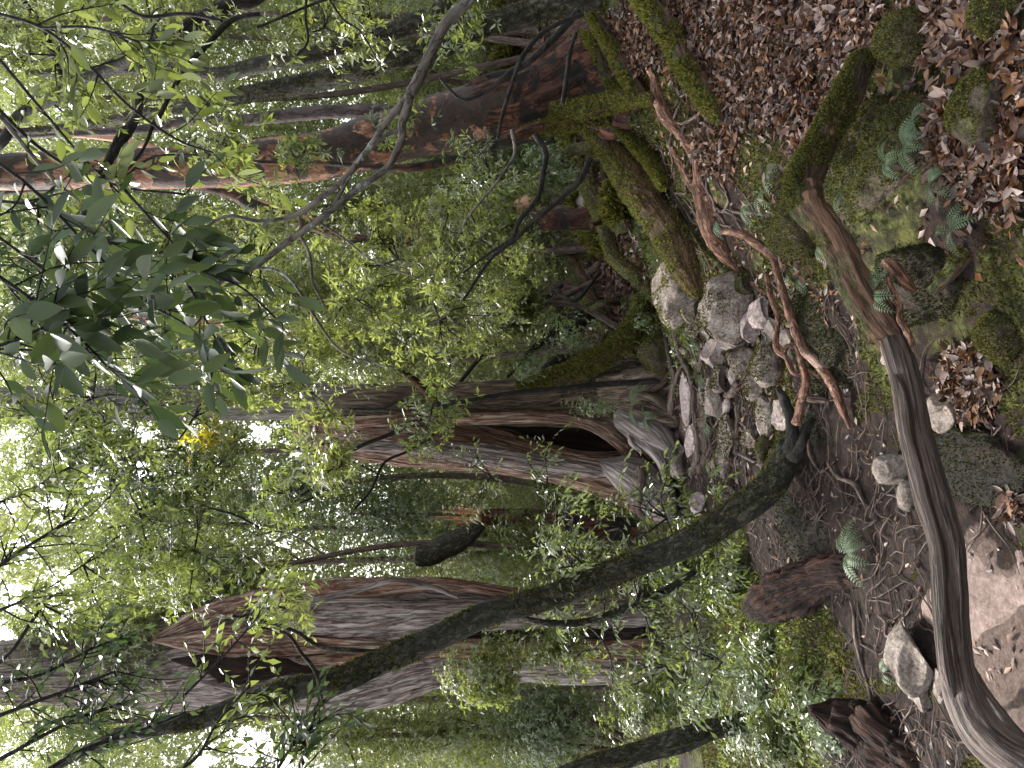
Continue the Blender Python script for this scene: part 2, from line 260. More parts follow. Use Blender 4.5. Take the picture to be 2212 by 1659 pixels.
def pix(path, d=None, hw=None):
    """path of (X, Y, hw[, d]) -> world points and radii"""
    p, r = [], []
    for q in path:
        dd = q[3] if len(q) > 3 else d; p.append(P(q[0], q[1], dd)); r.append(q[2] * dd / F)
    return np.array(p), np.array(r)
_ico = {}
def ico(k):
    if k not in _ico:
        import bmesh
        bm = bmesh.new(); bmesh.ops.create_icosphere(bm, subdivisions=k, radius=1); _ico[k] = (np.array([v.co[:] for v in bm.verts]), np.array([[v.index for v in f.verts] for f in bm.faces])); bm.free()
    return _ico[k]
def rock(mb, c, r, seed, k=5, rough=.18, angular=.5, flat=0.):
    V, T = ico(k); V = V.copy(); rg = np.random.default_rng(seed)
    if angular:
        pl = unit(rg.normal(size=(9, 3))); h = rg.uniform(.55, .9, 9)
        for a, b in zip(pl, h): dd = V @ a - b; V = V - np.maximum(dd, 0)[:, None] * a * angular * 1.6
    nn = unit(V); V = V * (1 + rough * fbm(nn * 1.4 + seed, 4, seed))[:, None] + nn * (.05 * fbm(nn * 5 + seed, 4, seed + 3) + .014 * fbm(nn * 22 + seed, 2, seed + 9))[:, None]
    V = V * np.array(r) + np.array(c); mb.add(V, None, T); return V, T
def leafmesh(mb, pos, dr, nr, ln, wr=.38, fold=.25, curl=.0, hi=False, tip=.5):
    n = len(pos); d = unit(dr); s = unit(np.cross(d, nr)); u = np.cross(s, d); ln = (np.ones(n) * ln)[:, None]; w = ln * (np.ones(n) * wr)[:, None] * .5
    cu = (np.ones(n) * curl)[:, None]
    if not hi:
        V = np.stack([pos, pos + d * ln * tip - s * w + u * (w * fold - cu * ln * .12), pos + d * ln - u * cu * ln * .5, pos + d * ln * tip + s * w + u * (w * fold - cu * ln * .12), pos + d * ln * tip - u * cu * ln * .12], 1)
        q = np.array([[0, 4, 2, 1], [0, 3, 2, 4]]); m = 5
    else:
        ts = (0, .12, .3, .5, .7, .87, 1); ws = (.04, .5, .92, 1., .8, .42, .0); rows = []
        for t, ww in zip(ts, ws):
            c = pos + d * ln * t - u * cu * ln * .5 * t * t; rows += [c - s * w * ww + u * w * ww * fold, c, c + s * w * ww + u * w * ww * fold]
        V = np.stack(rows, 1); m = 21; q = []
        for i in range(6): a = i * 3; q += [[a, a + 1, a + 4, a + 3], [a + 1, a + 2, a + 5, a + 4]]
        q = np.array(q)
    Q = (np.arange(n)[:, None, None] * m + q[None]).reshape(-1, 4); mb.add(V.reshape(-1, 3), Q)
def rdir(n, up=0.): v = rng.normal(size=(n, 3)); v = unit(v); v[:, 2] += up; return unit(v)
def tufts(mb, V, T, n, size=.009, up=.0, thr=-.2, wid=.35, cond=None):
    """moss blades standing on a surface"""
    a, b, c = V[T[:, 0]], V[T[:, 1]], V[T[:, 2]]; cr = np.cross(b - a, c - a); ar = np.linalg.norm(cr, axis=1); N = unit(cr); i = rng.choice(len(T), n, p=ar / ar.sum())
    u, v = rng.random(n), rng.random(n); k = u + v > 1; u[k], v[k] = 1 - u[k], 1 - v[k]
    p = a[i] + (b - a)[i] * u[:, None] + (c - a)[i] * v[:, None]; nn = N[i]; keep = (fbm(p * 6, 3, 77) + nn[:, 2] * .35 > thr)
    if cond is not None: keep &= cond(p)
    p, nn = p[keep], nn[keep]; m = len(p); d = unit(nn + rng.normal(size=(m, 3)) * .55 + (0, 0, up)); s = unit(np.cross(d, rng.normal(size=(m, 3)))); l = size * rng.uniform(.5, 1.4, m)[:, None]
    W = np.stack([p - s * l * wid, p + s * l * wid, p + d * l], 1).reshape(-1, 3); mb.add(W, None, np.arange(3 * m).reshape(-1, 3))
def tris(mb):
    V = np.vstack(mb.v); T = []
    if mb.q: Q = np.vstack(mb.q); T += [Q[:, [0, 1, 2]], Q[:, [0, 2, 3]]]
    if mb.t: T += [np.vstack(mb.t)]
    return V, np.vstack(T)
# ------------------------------------------------------------ ground
def ell(X, Y, L):
    r = np.full(len(X), -9.)
    for (cx, cy, rx, ry) in L: r = np.maximum(r, 1.3 - ((X - cx) / rx)**2 - ((Y - cy) / ry)**2)
    return np.clip(r + .55 * fbm(np.c_[X, Y, np.zeros(len(X))] / 38., 3, 41), 0, 1)
LIT = [(1650, 110, 190, 170), (1450, 60, 130, 90), (1820, 60, 90, 100), (2080, 60, 150, 80), (2060, 310, 40, 110), (2150, 370, 55, 100), (2110, 830, 60, 85), (1760, 240, 60, 130), (1560, 300, 50, 80), (2190, 250, 40, 200), (1350, 130, 50, 60), (2200, 1100, 20, 40)]
SAND = [(2150, 1380, 110, 230), (2110, 1250, 70, 140), (2200, 1600, 60, 120), (1500, 920, 40, 110)]
SOIL_SHADE = [(1790,800,75,180),(1830,650,50,90),(2000,880,50,60),(2000,1590,110,100),(1850, 1100, 160, 220), (1700, 1150, 90, 120), (1950, 1350, 140, 120), (1900, 1600, 120, 100), (2120, 1000, 80, 140), (1560, 950, 90, 150), (1320, 650, 50, 150), (1330, 520, 30, 100)]  # bare dark soil, plus the bank overhang's shade painted in as soil
ang = np.radians(np.r_[np.linspace(-42, 42, 520), np.linspace(46, 314, 60)]); rr = np.exp(np.linspace(math.log(1.2), math.log(260), 560)); na = len(ang)
gx = np.outer(rr, np.sin(ang)).ravel(); gy = np.outer(rr, np.cos(ang)).ravel(); gz = hgt(gx, gy)
gv = np.vstack([np.c_[gx, gy, gz], (0, 0, hgt(0, 0)[0])]); i = np.arange(len(rr) - 1)[:, None] * na; j = np.arange(na)[None]; j2 = (j + 1) % na
gq = np.stack([i + j, i + na + j, i + na + j2, i + j2], -1).reshape(-1, 4); gt = np.c_[(np.arange(na)), (np.arange(na) + 1) % na, np.full(na, len(gx))]
X_, Y_, D_ = proj(gv); front = (D_ > .5)
zone = np.where(front, np.maximum(ell(X_, Y_, SAND), .45 * np.maximum(ell(X_, Y_, SOIL_SHADE), ell(X_, Y_, LIT))), .2)
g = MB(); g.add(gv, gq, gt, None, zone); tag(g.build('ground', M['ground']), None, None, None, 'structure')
# dead leaf litter
def litter_pts(n, L, dens=None):
    out = []; tot = 0
    while tot < n:
        y = rng.uniform(1.6, 7.5, 60000); x = rng.uniform(-.6, .6, 60000) * y * 1.05; z = hgt(x, y); X, Y, D = proj(np.c_[x, y, z]); k = (rng.random(60000) < ell(X, Y, L)) & (X < 2300); p = np.c_[x, y, z][k]; out.append(p); tot += len(p)
    return np.vstack(out)[:n]
lt = MB(); p = litter_pts(23000, LIT); n = len(p); nr = rdir(n, .8); dr = rdir(n) * (1, 1, .35); p[:, 2] += rng.uniform(0, .045, n)
L_ = rng.uniform(.02, .062, n) * np.where(p[:, 1] < 3, .85, 1); W_ = rng.uniform(.3, .5, n); C_u = rng.uniform(-.9, .9, n)
for kk, hh in ((p[:, 1] < 3.4, True), (p[:, 1] >= 3.4, False)): leafmesh(lt, p[kk], dr[kk], nr[kk], L_[kk], W_[kk], .35, C_u[kk], hh)
p = litter_pts(600, SOIL_SHADE + SAND); n = len(p); p[:, 2] += .008; leafmesh(lt, p, rdir(n) * (1, 1, .2), rdir(n, 2.), rng.uniform(.02, .05, n), .4, .3, .3)
tag(lt.build('leaf_litter', M['litter']), 'carpet of small brown fallen leaves covering the slope on the right side and the pile by the worn root', 'leaf litter', None, 'stuff')
mo_ = MB(); y = rng.uniform(2, 6.5, 150000); x = rng.uniform(-.58, .58, 150000) * y; z = hgt(x, y); X, Y, D = proj(np.c_[x, y, z]); kk = (ell(X, Y, LIT + SAND + SOIL_SHADE) < .3) & (fbm(np.c_[x, y, z] * 3, 3, 8) > -.12); p = np.c_[x, y, z][kk]; n = len(p)
d_ = unit(rdir(n, 1.2)); s_ = unit(np.cross(d_, rng.normal(size=(n, 3)))); l_ = (.006 + .0022 * p[:, 1:2]) * rng.uniform(.6, 1.4, (n, 1)); mo_.add(np.stack([p - s_ * l_ * .4, p + s_ * l_ * .4, p + d_ * l_], 1).reshape(-1, 3), None, np.arange(3 * n).reshape(-1, 3)); tag(mo_.build('moss_carpet', M['moss'], None, False), 'olive green moss carpeting the ground between the roots', 'moss', None, 'stuff')
# small ground plants over the mossy forest floor
gc = MB(); y = np.exp(rng.uniform(math.log(3.6), math.log(20), 60000)); x = rng.uniform(-.6, .6, 60000) * y; z = hgt(x, y); X, Y, D = proj(np.c_[x, y, z])
k = (ell(X, Y, LIT + SAND + SOIL_SHADE) < .15) & (fbm(np.c_[x, y, z] * .9, 3, 5) > -.1); p = np.c_[x, y, z][k]; n = len(p)
leafmesh(gc, p, rdir(n, .9), rdir(n, .5), rng.uniform(.03, .07, n) * np.clip(p[:, 1] / 8, .5, 1.5), .4, .25, .4); tag(gc.build('ground_cover', M['mid']), 'low green seedlings scattered over the mossy forest floor behind the stones', 'ground cover', None, 'stuff')
p = litter_pts(3500, [(1650, 200, 300, 330), (2050, 250, 220, 330), (1700, 600, 200, 200), (1580, 820, 150, 200)]); n = len(p); p[:, 2] += .02; l2 = MB(); leafmesh(l2, p, rdir(n) * (1, 1, .3), rdir(n, 1.2), rng.uniform(.015, .06, n), .42, .35, rng.uniform(-.8, .8, n)); tag(l2.build('scattered_leaves', M['litter']), 'thin scatter of brown leaves over the moss and stones of the right bank', 'leaf litter', None, 'stuff')
y = rng.uniform(6.5, 15, 26000); x = rng.uniform(-.15, .55, 26000) * y; z = hgt(x, y); X, Y, D = proj(np.c_[x, y, z]); kk = (rng.random(26000) < ell(X, Y, [(1330, 600, 80, 180), (1290, 420, 60, 120), (1200, 150, 120, 120), (1340, 900, 60, 120)])); p = np.c_[x, y, z + .02][kk]; n = len(p)
l3 = MB(); leafmesh(l3, p, rdir(n) * (1, 1, .4), rdir(n, .8), rng.uniform(.05, .12, n), .45, .3, rng.uniform(-.8, .8, n)); tag(l3.build('distant_litter', M['litter']), 'purplish brown leaf litter on the forest floor beyond the mossy logs', 'leaf litter', None, 'stuff')
# twigs and rootlets on the slope
tw = MB()
for p in litter_pts(700, LIT + LIT + SOIL_SHADE):
    a = rng.uniform(0, 6.28); l = rng.uniform(.05, .28); q = [p + (math.cos(a) * l * t + rng.normal() * .012, math.sin(a) * l * t + rng.normal() * .012, 0) for t in (0, .3, .65, 1)]
    for w_ in q: w_[2] = hgt(w_[0], w_[1])[0] + .015
    tube(tw, q, [.003, .003, .0025, .001], 5, 9, .1)
tag(tw.build('fallen_twigs', M['root']), 'thin brown twigs and rootlets strewn over the litter and bare soil', 'twigs', None, 'stuff')
# ------------------------------------------------------------ stones
def hits(path, lift=0.):
    """pixels on the ground -> (X, Y, hw, d) with smoothed depth"""
    d = np.array([hit(q[0] + lift, q[1]) for q in path]); k = np.array([.25, .5, .25])
    if len(d) > 2: dd = np.r_[d[0], d, d[-1]]; d = np.minimum(d, np.convolve(dd, k, 'valid') + .02)
    return [(*q[:3], x) for q, x in zip(path, d)]
def stone(X, Y, rx, ry, mat, label, name='stone', d=None, seed=None, ang=.5, rough=.15, thick=None, mosst=0, k=5, group='stones on the forest floor', msize=.008, cat='stone'):
    d = d or hit(min(X + rx * .75, 2190), Y); c = P(X, Y, d); a, b = ry * d / F, rx * d / F; t = thick or (a + b) * .5
    c[1] += t * .45; c[2] -= b * .18 if b < .35 else 0; seed = seed or int(X * 7 + Y) % 9973; mb = MB(); V, T = rock(mb, c, (a, t, b), seed, k, rough, ang); base = (c[0], c[1], c[2] - b)
    if not mosst: return tag(mb.build(name, M[mat], origin=base), label, cat, group)
    o = thing(name, label, cat, base, group); mb.build('rock_body', M[mat], o); mm = MB(); tufts(mm, V, T, mosst * (2 if mat == 'mossrock' else 1), msize * max(1, d / 3), .2, .22 if mat == 'mossrock' else -.25); mm.build('moss', M['shade_moss' if mat in ('darkbank', 'shade_mossrock') else ('lit_ymoss' if X < 1500 else 'moss')], o, False); return o
S = [
 (1495,645,24,40,'mossrock','grey angular stone just below the tip of the fallen log',.8,400),(1530,700,30,34,'mossrock','square shouldered stone between the biggest boulder and the pale wedge',.8,500),(1610,600,26,34,'fullmoss','mossy stone under the bare orange roots',.6,900),(1670,720,22,32,'granite','rough granite block beneath the cracked stone',.8,0),(1560,1000,20,34,'mossrock','low mossy stone beside the leaning plank top',.7,400),(1510,1090,22,26,'pale','pale block by the shiny shrub foot',.8,0),
 (1969,1437,47,78,'granite','large angular grey granite block beside the worn root, left of the soil bank',.9,0),
 (1992,1500,20,46,'granite','flat granite slab lying below the large angular block',.9,0),
 (2037,1488,20,40,'granite','smaller granite stone half hidden behind the worn root',.6,0),
 (1929,1016,38,41,'granite','round speckled granite cobble on bare soil above the worn root',.15,0),
 (1963,1073,24,33,'granite','smaller round granite cobble touching the worn root',.15,0),
 (1920,770,16,24,'pale','little pale stone wedged under the mossy end of the worn root',.3,0),
 (2037,888,42,50,'granite','blocky granite stone between the worn root and the leaf pile',.6,0),
 (2205,990,16,55,'pale','pale stone cut off by the bottom of the view',.3,0),
 (1715,492,66,62,'fullmoss','rounded dark green mossy boulder beside the root elbow',.15,7000),
 (1960,72,66,58,'fullmoss','mossy boulder with a fern among the litter at the far right',.2,6000),
 (2128,212,66,86,'fullmoss','long mossy boulder below the litter at the near right',.15,9000),
 (2160,22,55,60,'fullmoss','small mossy boulder in the nearest right corner',.2,4000),
 (2172,728,50,68,'fullmoss','round bright mossy boulder near the brown leaf pile',.1,6000),
 (1455,612,40,80,'mossrock','long mossy rock under the tip of the fallen log',.3,1500),
 (1575,655,58,70,'mossrock','biggest boulder of the steps, grey below and mossy on top',.25,1500),
 (1646,672,24,38,'pale','blocky pale stone below the biggest boulder of the steps',.7,0),
 (1540,762,22,34,'pale','pale pinkish wedge stone in the middle of the steps',.9,0),
 (1585,735,34,42,'pale','large pale cracked stone in the middle of the steps',.8,0),
 (1622,712,22,34,'pale','pale stone next below the cracked stone',.7,0),
 (1604,775,30,34,'mossrock','leaning stone with mossy shoulder in the steps',.6,500),
 (1656,782,36,44,'mossrock','rounded mossy boulder at the foot of the steps',.15,1200),
 (1416,766,32,36,'fullmoss','rounded dark mossy stone beside the cedar foot',.2,1500),
 (1381,806,20,38,'mossrock','slim mossy stone resting on the cedar foot',.3,500),
 (1424,832,20,30,'mossrock','small mossy stone between two thin roots',.4,500),
 (1538,866,26,44,'mossrock','wedge shaped grey stone left of the pale cluster',.7,300),
 (1551,818,22,27,'mossrock','knobbly mossy stone between wedge and cracked stones',.5,400),
 (1577,942,17,45,'mossrock','low flat mossy slab across the upper step',.7,500),
 (1484,856,10,54,'pale','long narrow pale slab behind the thin roots',.8,0),
 (1493,948,11,38,'pale','narrow pale slab under the long thin root',.8,0),
 (1462,992,18,38,'pale','pinkish slab at the end of the cedar roots',.8,0),
 (1622,944,18,28,'mossrock','small tilted mossy stone on the left of the steps',.7,200),
 (1648,974,18,26,'fullmoss','small green stone beside the leaning plank',.5,600),
 (1654,910,17,46,'mossrock','rounded slab at the lower left of the steps',.4,300),
 (1569,880,12,20,'pale','fist sized pale stone on the steps',.8,0),
 (1560,1072,34,24,'mossrock','mossy stone behind the base of the leaning trunk',.3,800),
 (1690,880,18,26,'mossrock','mossy cobble tucked behind the tangled root knot',.3,300),
 (1700,745,22,30,'granite','grey granite stone framed by the orange root loops',.5,0),
 (1590,812,14,22,'mossrock','small dark filler stone in the steps',.5,0),
 (1630,838,20,26,'mossrock','dark mossy stone below the small filler stone',.4,300),
 (1500,700,18,30,'mossrock','mossy stone where the thin roots begin',.5,300),
 (1455,930,12,26,'pale','flat pale stone beneath the thickest step root',.7,0),
 (1690,905,20,22,'pale','small pale stone below the root knot',.5,0)]
for X, Y, rx, ry, mt, lb, an, mo_ in S: an = min(.95, an + .35); mo_ = int(mo_ * (1.8 if mt == 'mossrock' else 1)); sc_ = 1.22 if 1400 < X < 1715 and 600 < Y < 1000 else 1; rx *= sc_; ry *= sc_; stone(X, Y, rx, ry, mt, lb, 'boulder' if rx > 50 else 'stone', None, None, an, .15, None, mo_)
# big mossy outcrop and banks of the right foreground
stone(1915, 300, 135, 165, 'fullmoss', 'huge mossy boulder carrying the small ferns below the mossy root elbow', 'boulder', 2.62, 41, .35, .24, .5, 50000, 7, msize=.008, cat='boulder')
stone(2040, 560, 150, 175, 'shade_mossrock', 'mossy rock face toned dark for shade below the bent root', 'boulder', 2.66, 52, .3, .3, .45, 45000, 7, msize=.008, cat='boulder')
stone(1810, 700, 75, 150, 'shade_mossrock', 'green bank stone toned dark for shade behind the descending root', 'boulder', 3.4, 61, .3, .3, .4, 22000, 6, msize=.008, cat='boulder')
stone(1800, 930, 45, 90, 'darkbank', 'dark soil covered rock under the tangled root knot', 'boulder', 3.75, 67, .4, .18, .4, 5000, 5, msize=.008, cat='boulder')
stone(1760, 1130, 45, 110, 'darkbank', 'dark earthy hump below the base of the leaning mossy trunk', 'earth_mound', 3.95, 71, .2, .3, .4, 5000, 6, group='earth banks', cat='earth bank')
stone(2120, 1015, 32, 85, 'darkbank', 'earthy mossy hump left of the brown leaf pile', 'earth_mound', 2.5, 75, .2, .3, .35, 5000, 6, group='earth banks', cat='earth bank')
# pale worn rock slab in the near left
mb = MB(); rock(mb, P(2190, 1430, 2.5) - (0, 0, .02), (.62, .6, .16), 5, 7, .16, .8); tag(mb.build('rock_slab', M['slab'], origin=P(2230, 1430, 2.5)), 'wide pinkish brown rock slab under the worn root in the near left', 'rock slab', 'stones on the forest floor')
# ------------------------------------------------------------ lying roots and logs
def limb(name, label, cat, path, mat, d=None, ground=False, ns=12, rough=.1, flute=0., group=None, parent=None, partname=None, mosst=0, lift=0., step=None, fk=2.5, fl=.3, ell=1., msize=.012, zoff=0., mk='lit_ymoss'):
    q = hits(path, lift) if ground else path; p, r = pix(q, d); p[:, 2] += zoff; mb = MB(); tube(mb, p, r, ns, None, rough, flute, fk, fl, None, step, ell)
    if parent is not None: return mb.build(partname or name, M[mat], parent)
    if mosst:
        o = thing(name, label, cat, p[0] - (0, 0, r[0]), group); mb.build('wood', M[mat], o); mm = MB(); V, T = tris(mb); tufts(mm, V, T, mosst, msize, .3, -.05); mm.build('moss', M[mk], o, False); return o
    return tag(mb.build(name, M[mat], origin=p[0]), label, cat, group)
RG = 'bare and mossy roots crossing the ground'
# the worn foreground root: one thing with a mossy elbow and a smooth log-like length
o = thing('worn_root', 'long smooth worn root with a mossy bent elbow sweeping down to the near left corner', 'root', P(2150, 1600, 2.35), None)
mel = [(1862,130,26,2.66),(1835,190,31,2.62),(1800,260,34,2.6),(1765,330,35,2.58),(1732,400,36,2.56),(1742,440,36,2.55),(1778,485,31,2.53),(1818,545,31,2.5),(1845,605,34,2.48),(1880,665,37,2.46),(1920,722,38,2.46),(1944,768,22,2.43),(1952,800,8,2.42)]
limb('mossy_elbow', '', '', mel[:6] + [(1762,466,26,2.54)], 'mossy', parent=o, partname='mossy_elbow', ns=24, rough=.18, flute=.08, step=.03)
limb('middle_length', '', '', mel[4:], 'log', parent=o, partname='middle_length', ns=40, rough=.18, flute=.25, step=.025)
p, r = pix(mel[:6]); mb = MB(); tube(mb, p, r, 20); mm = MB(); V, T = tris(mb); tufts(mm, V, T, 22000, .009, .3, -.3); mm.build('moss', M['moss'], o, False)
mm = MB(); p, r = pix(mel[6:11]); mb = MB(); tube(mb, p, r, 20); V, T = tris(mb); tufts(mm, V, T, 9000, .009, .3, .12); mm.build('moss', M['moss'], o, False)
wl = [(1900,680,10,2.5),(1925,722,28,2.45),(1946,785,30,2.39),(1962,850,30,2.36),(1975,930,33,2.34),(1996,1010,35,2.32),(2018,1090,36,2.3),(2042,1170,35,2.28),(2048,1230,34,2.27),(2052,1290,35,2.25),(2058,1380,35,2.23),(2070,1460,37,2.2),(2100,1545,44,2.16),(2150,1610,48,2.1),(2230,1665,52,2.03)]
limb('smooth_length', '', '', wl, 'worn', parent=o, partname='smooth_length', ns=48, rough=.05, flute=.13, step=.02, fk=1.3, fl=.07)
rd = [(q[0] - q[2] * .62, q[1], (3 if i in (0, 10) else 13) - (i % 3), q[3] - (.0 if i in (0, 10) else .03)) for i, q in enumerate(wl[2:13])]; limb('ridge', '', '', rd, 'worn', parent=o, partname='upper_ridge', ns=18, rough=.1, flute=.1, step=.02, fk=1.3, fl=.1)
limb('side_root', '', '', [(2085,1430,14,2.25),(2112,1480,15,2.25),(2150,1530,13,2.2),(2215,1610,14,2.1)], 'worn', parent=o, partname='side_root', ns=16, flute=.1)
limb('mossy_root', 'short thick mossy root leaning down from the fern boulder to the dark hollow', 'root', [(2155,440,14,2.35),(2120,495,17,2.38),(2085,545,19,2.42),(2050,590,17,2.47),(2012,632,12,2.52)], 'mossy', ns=22, rough=.15, flute=.15, mosst=3500, group=RG, mk='moss', msize=.008)
limb('root_stub', 'thick reddish root stub hanging in front of the dark mossy rock', 'root', [(1915,565,12,2.5),(1935,585,14,2.45),(1960,612,12,2.42),(1976,628,6,2.42)], 'redroot', ns=14, rough=.2, group=RG)
limb('orange_root', 'thin bright orange root running down onto the mossy end of the worn root', 'root', [(1918,600,5,2.45),(1930,630,6,2.42),(1943,662,7,2.4),(1944,690,7,2.38),(1962,722,8,2.37),(1975,760,6,2.37)], 'redroot', ns=10, rough=.25, group=RG)
limb('mossy_root', 'thin mossy edge root between fern boulder and dark hollow', 'root', [(2020,420,8,2.42),(2080,440,12,2.38),(2130,440,13,2.33),(2200,430,12,2.25)], 'mossy', ns=12, rough=.2, mosst=1800, group=RG)
limb('red_root', 'red root poking in at the nearest right corner', 'root', [(2165,-20,10,2.1),(2190,30,11,2.05),(2200,90,10,2.02),(2225,140,9,2.0)], 'redroot', ns=10, rough=.2, group=RG)
limb('red_root', 'curled red rootlet near the bottom edge below the fern boulder', 'root', [(2100,385,5,2.3),(2118,430,5,2.3),(2150,470,4,2.27),(2190,510,7,2.2),(2205,560,7,2.15),(2225,575,7,2.1)], 'redroot', ns=10, rough=.2, group=RG)
K = [(1395,140,8),(1413,167,11),(1423,217,15),(1443,257,16),(1473,293,14),(1504,350,11),(1513,400,19),(1529,460,25),(1549,520,24),(1575,560,16),(1600,588,9),(1626,612,7),(1660,640,5)]
limb('long_red_root', 'long bare red brown root winding down the slope from the mottled tree to the boulders', 'root', K, 'redroot', ground=True, ns=18, rough=.22, flute=.12, group=RG, lift=6, zoff=-.005)
limb('long_red_root', 'red root branch running beside the long one just below the fallen log', 'root', [(1440,300,5),(1465,345,9),(1495,400,11),(1530,430,8)], 'redroot', ground=True, ns=12, rough=.2, group=RG, lift=6, zoff=-.005)
limb('orange_root', 'thick orange root descending from the slope to the mossy ledge', 'root', [(1560,500,6,4.0),(1600,505,9,3.9),(1625,520,10,3.85),(1666,553,8,3.75),(1682,600,8,3.7),(1709,686,10,3.6),(1736,750,12,3.52),(1769,786,12,3.45),(1802,838,11,3.4),(1818,880,9,3.38),(1838,925,5,3.36)], 'redroot', ns=14, rough=.22, flute=.1, group=RG)
limb('orange_root', 'orange root looping left around the grey granite stone', 'root', [(1655,590,5,3.85),(1665,640,6,3.75),(1680,690,5,3.7),(1676,745,7,3.65),(1690,765,7,3.62),(1702,748,5,3.62),(1722,752,7,3.58),(1733,790,8,3.56),(1742,820,9,3.55),(1735,850,9,3.55),(1728,880,9,3.6),(1720,915,10,3.65)], 'redroot', ns=12, rough=.22, group=RG)
limb('dark_root', 'dark root dropping from the orange loop to the mud', 'root', [(1680,745,5,3.65),(1700,775,6,3.6),(1716,805,6,3.58),(1745,800,5,3.55),(1775,815,7,3.5)], 'redroot', ns=10, rough=.2, group=RG)
limb('dark_root', 'black twisted root of the tangled knot, nearest the steps', 'root', [(1680,838,6,3.9),(1693,862,11,3.85),(1706,895,12,3.8),(1712,935,14,3.78),(1706,970,16,3.8)], 'dark', ns=14, rough=.25, flute=.2, group=RG)
limb('dark_root', 'black root of the knot hanging down into the soil bank', 'root', [(1735,850,8,3.7),(1752,862,8,3.65),(1790,868,7,3.6),(1815,895,6,3.58)], 'root', ns=12, rough=.25, group=RG)
limb('dark_root', 'slim black root at the left edge of the knot', 'root', [(1755,905,7,3.75),(1740,930,10,3.75),(1730,960,12,3.75),(1712,990,15,3.8)], 'dark', ns=12, rough=.2, flute=.2, group=RG)
MR = [([(1275,75,8),(1305,110,12),(1322,160,14),(1350,195,14),(1398,214,12)],'upper mossy buttress root arching from the foot of the mottled tree'),
 ([(1288,22,9),(1312,62,13),(1340,110,16),(1372,165,17),(1402,212,16)],'second mossy root running alongside the upper buttress root'),
 ([(1395,-15,22),(1440,40,26),(1475,90,28),(1505,150,27),(1545,210,24),(1575,262,10)],'wide flat mossy root sheet between two drifts of litter'),
 ([(1340,270,6),(1370,300,10),(1410,340,14),(1450,400,12)],'low mossy root under the fallen log')]
for q, lb in MR: limb('mossy_root', lb, 'root', q, 'mossy', ground=True, ns=18, rough=.2, flute=.1, mosst=9000, group=RG, lift=8, zoff=.04, msize=.02)
SR = [([(1439,713,4),(1449,770,5),(1460,815,5),(1455,850,7),(1453,890,9),(1458,930,9),(1464,972,5)],'thickest smooth brown root crossing the step below the cedar'),
 ([(1453,690,4),(1468,750,6),(1480,780,7),(1497,820,6),(1503,886,6),(1511,950,7),(1508,990,7),(1495,1025,5)],'long thin pale root running parallel below the thickest step root'),
 ([(1425,835,3),(1440,840,4),(1458,830,4),(1470,800,4),(1478,790,3)],'forked rootlet linking the two step roots'),
 ([(1432,915,5),(1440,880,5),(1450,850,4)],'dark short root behind the thickest step root'),
 ([(1512,740,5),(1520,765,6),(1515,800,5)],'short dark root among the pale stones'),
 ([(1595,870,5),(1600,905,7),(1597,945,8),(1592,980,6)],'flaky red brown root between the flat slabs'),
 ([(1570,855,4),(1585,850,9),(1598,825,5)],'forked orange root piece on the steps'),
 ([(1795,1000,3),(1815,1030,4),(1850,1045,5),(1868,1075,4),(1880,1100,3)],'thin kinked root hanging over the soil bank'),
 ([(1845,1300,3),(1852,1330,4),(1855,1375,5),(1865,1420,4),(1890,1515,3)],'pale thin root stretched along the left bank'),
 ([(1905,1330,3),(1920,1345,3),(1925,1375,4),(1970,1360,3)],'short white twig above the large angular block')]
for q, lb in SR: limb('thin_root', lb, 'root', q, 'root', ground=True, ns=12, rough=.2, flute=.08, group=RG, lift=4, zoff=.015)
o = limb('wood_plank', 'weathered brown wooden plank leaning on the left of the steps', 'plank', [(1600,981,8,4.9),(1625,994,9,4.7),(1668,1018,9,4.45)], 'weather', ns=8, rough=.04, ell=.4)
# fallen logs
LG = 'fallen logs and branches'
limb('fallen_log', 'large fallen log furred with moss sloping from the mottled tree down to the boulders', 'log', [(1232,238,18,6.2),(1258,252,26,5.9),(1313,305,32,5.6),(1356,373,36,5.35),(1406,450,38,5.1),(1456,525,36,4.9),(1482,585,28,4.8),(1508,638,12,4.75)], 'log', ns=44, rough=.14, flute=.16, mosst=16000, group=LG, step=.04, msize=.016)
limb('fallen_log', 'slimmer moss covered log between the big fallen log and the cedar', 'log', [(1262,395,16,8.2),(1300,470,17,7.7),(1326,553,16,7.3),(1383,603,17,6.9),(1423,646,15,6.7),(1456,676,13,6.5),(1476,716,7,6.4)], 'mossy', ns=20, rough=.2, flute=.15, mosst=5000, group=LG, msize=.018)
limb('fallen_log', 'distant straight log lying behind the arching mossy root', 'log', [(1218,540,14,11),(1245,590,16,10.8),(1285,660,17,10.5),(1322,728,15,10.2)], 'mossy', ns=18, rough=.14, flute=.15, mosst=2500, group=LG, msize=.025)
limb('fallen_log', 'short mossy log propped across the slope left of the mottled tree foot', 'log', [(1215,330,12,8.5),(1250,322,14,8.4),(1300,315,15,8.2)], 'mossy', ns=16, rough=.2, mosst=1500, group=LG, msize=.02)
limb('fallen_log', 'dark rotting log behind the twisted branches', 'log', [(1150,748,14,9.4),(1190,735,17,9.3),(1235,705,20,9.2),(1275,672,18,9.2)], 'dark_moss', ns=18, rough=.25, flute=.2, group=LG)
limb('twisted_branch', 'dark curved branch rising from the ground right of the cedar', 'branch', [(1340,645,7,9),(1302,655,8,9),(1262,668,9,8.9),(1225,695,9,8.8),(1185,725,8,8.7),(1130,775,6,8.6),(1095,815,4,8.5)], 'dark_moss', ns=12, rough=.2, group=LG)
limb('twisted_branch', 'grey green arching branch touching the cedar trunk', 'branch', [(1272,780,7,8.3),(1240,776,9,8.3),(1205,778,12,8.3),(1185,795,13,8.2),(1160,815,6,8.1)], 'dark_moss', ns=12, rough=.2, group=LG)
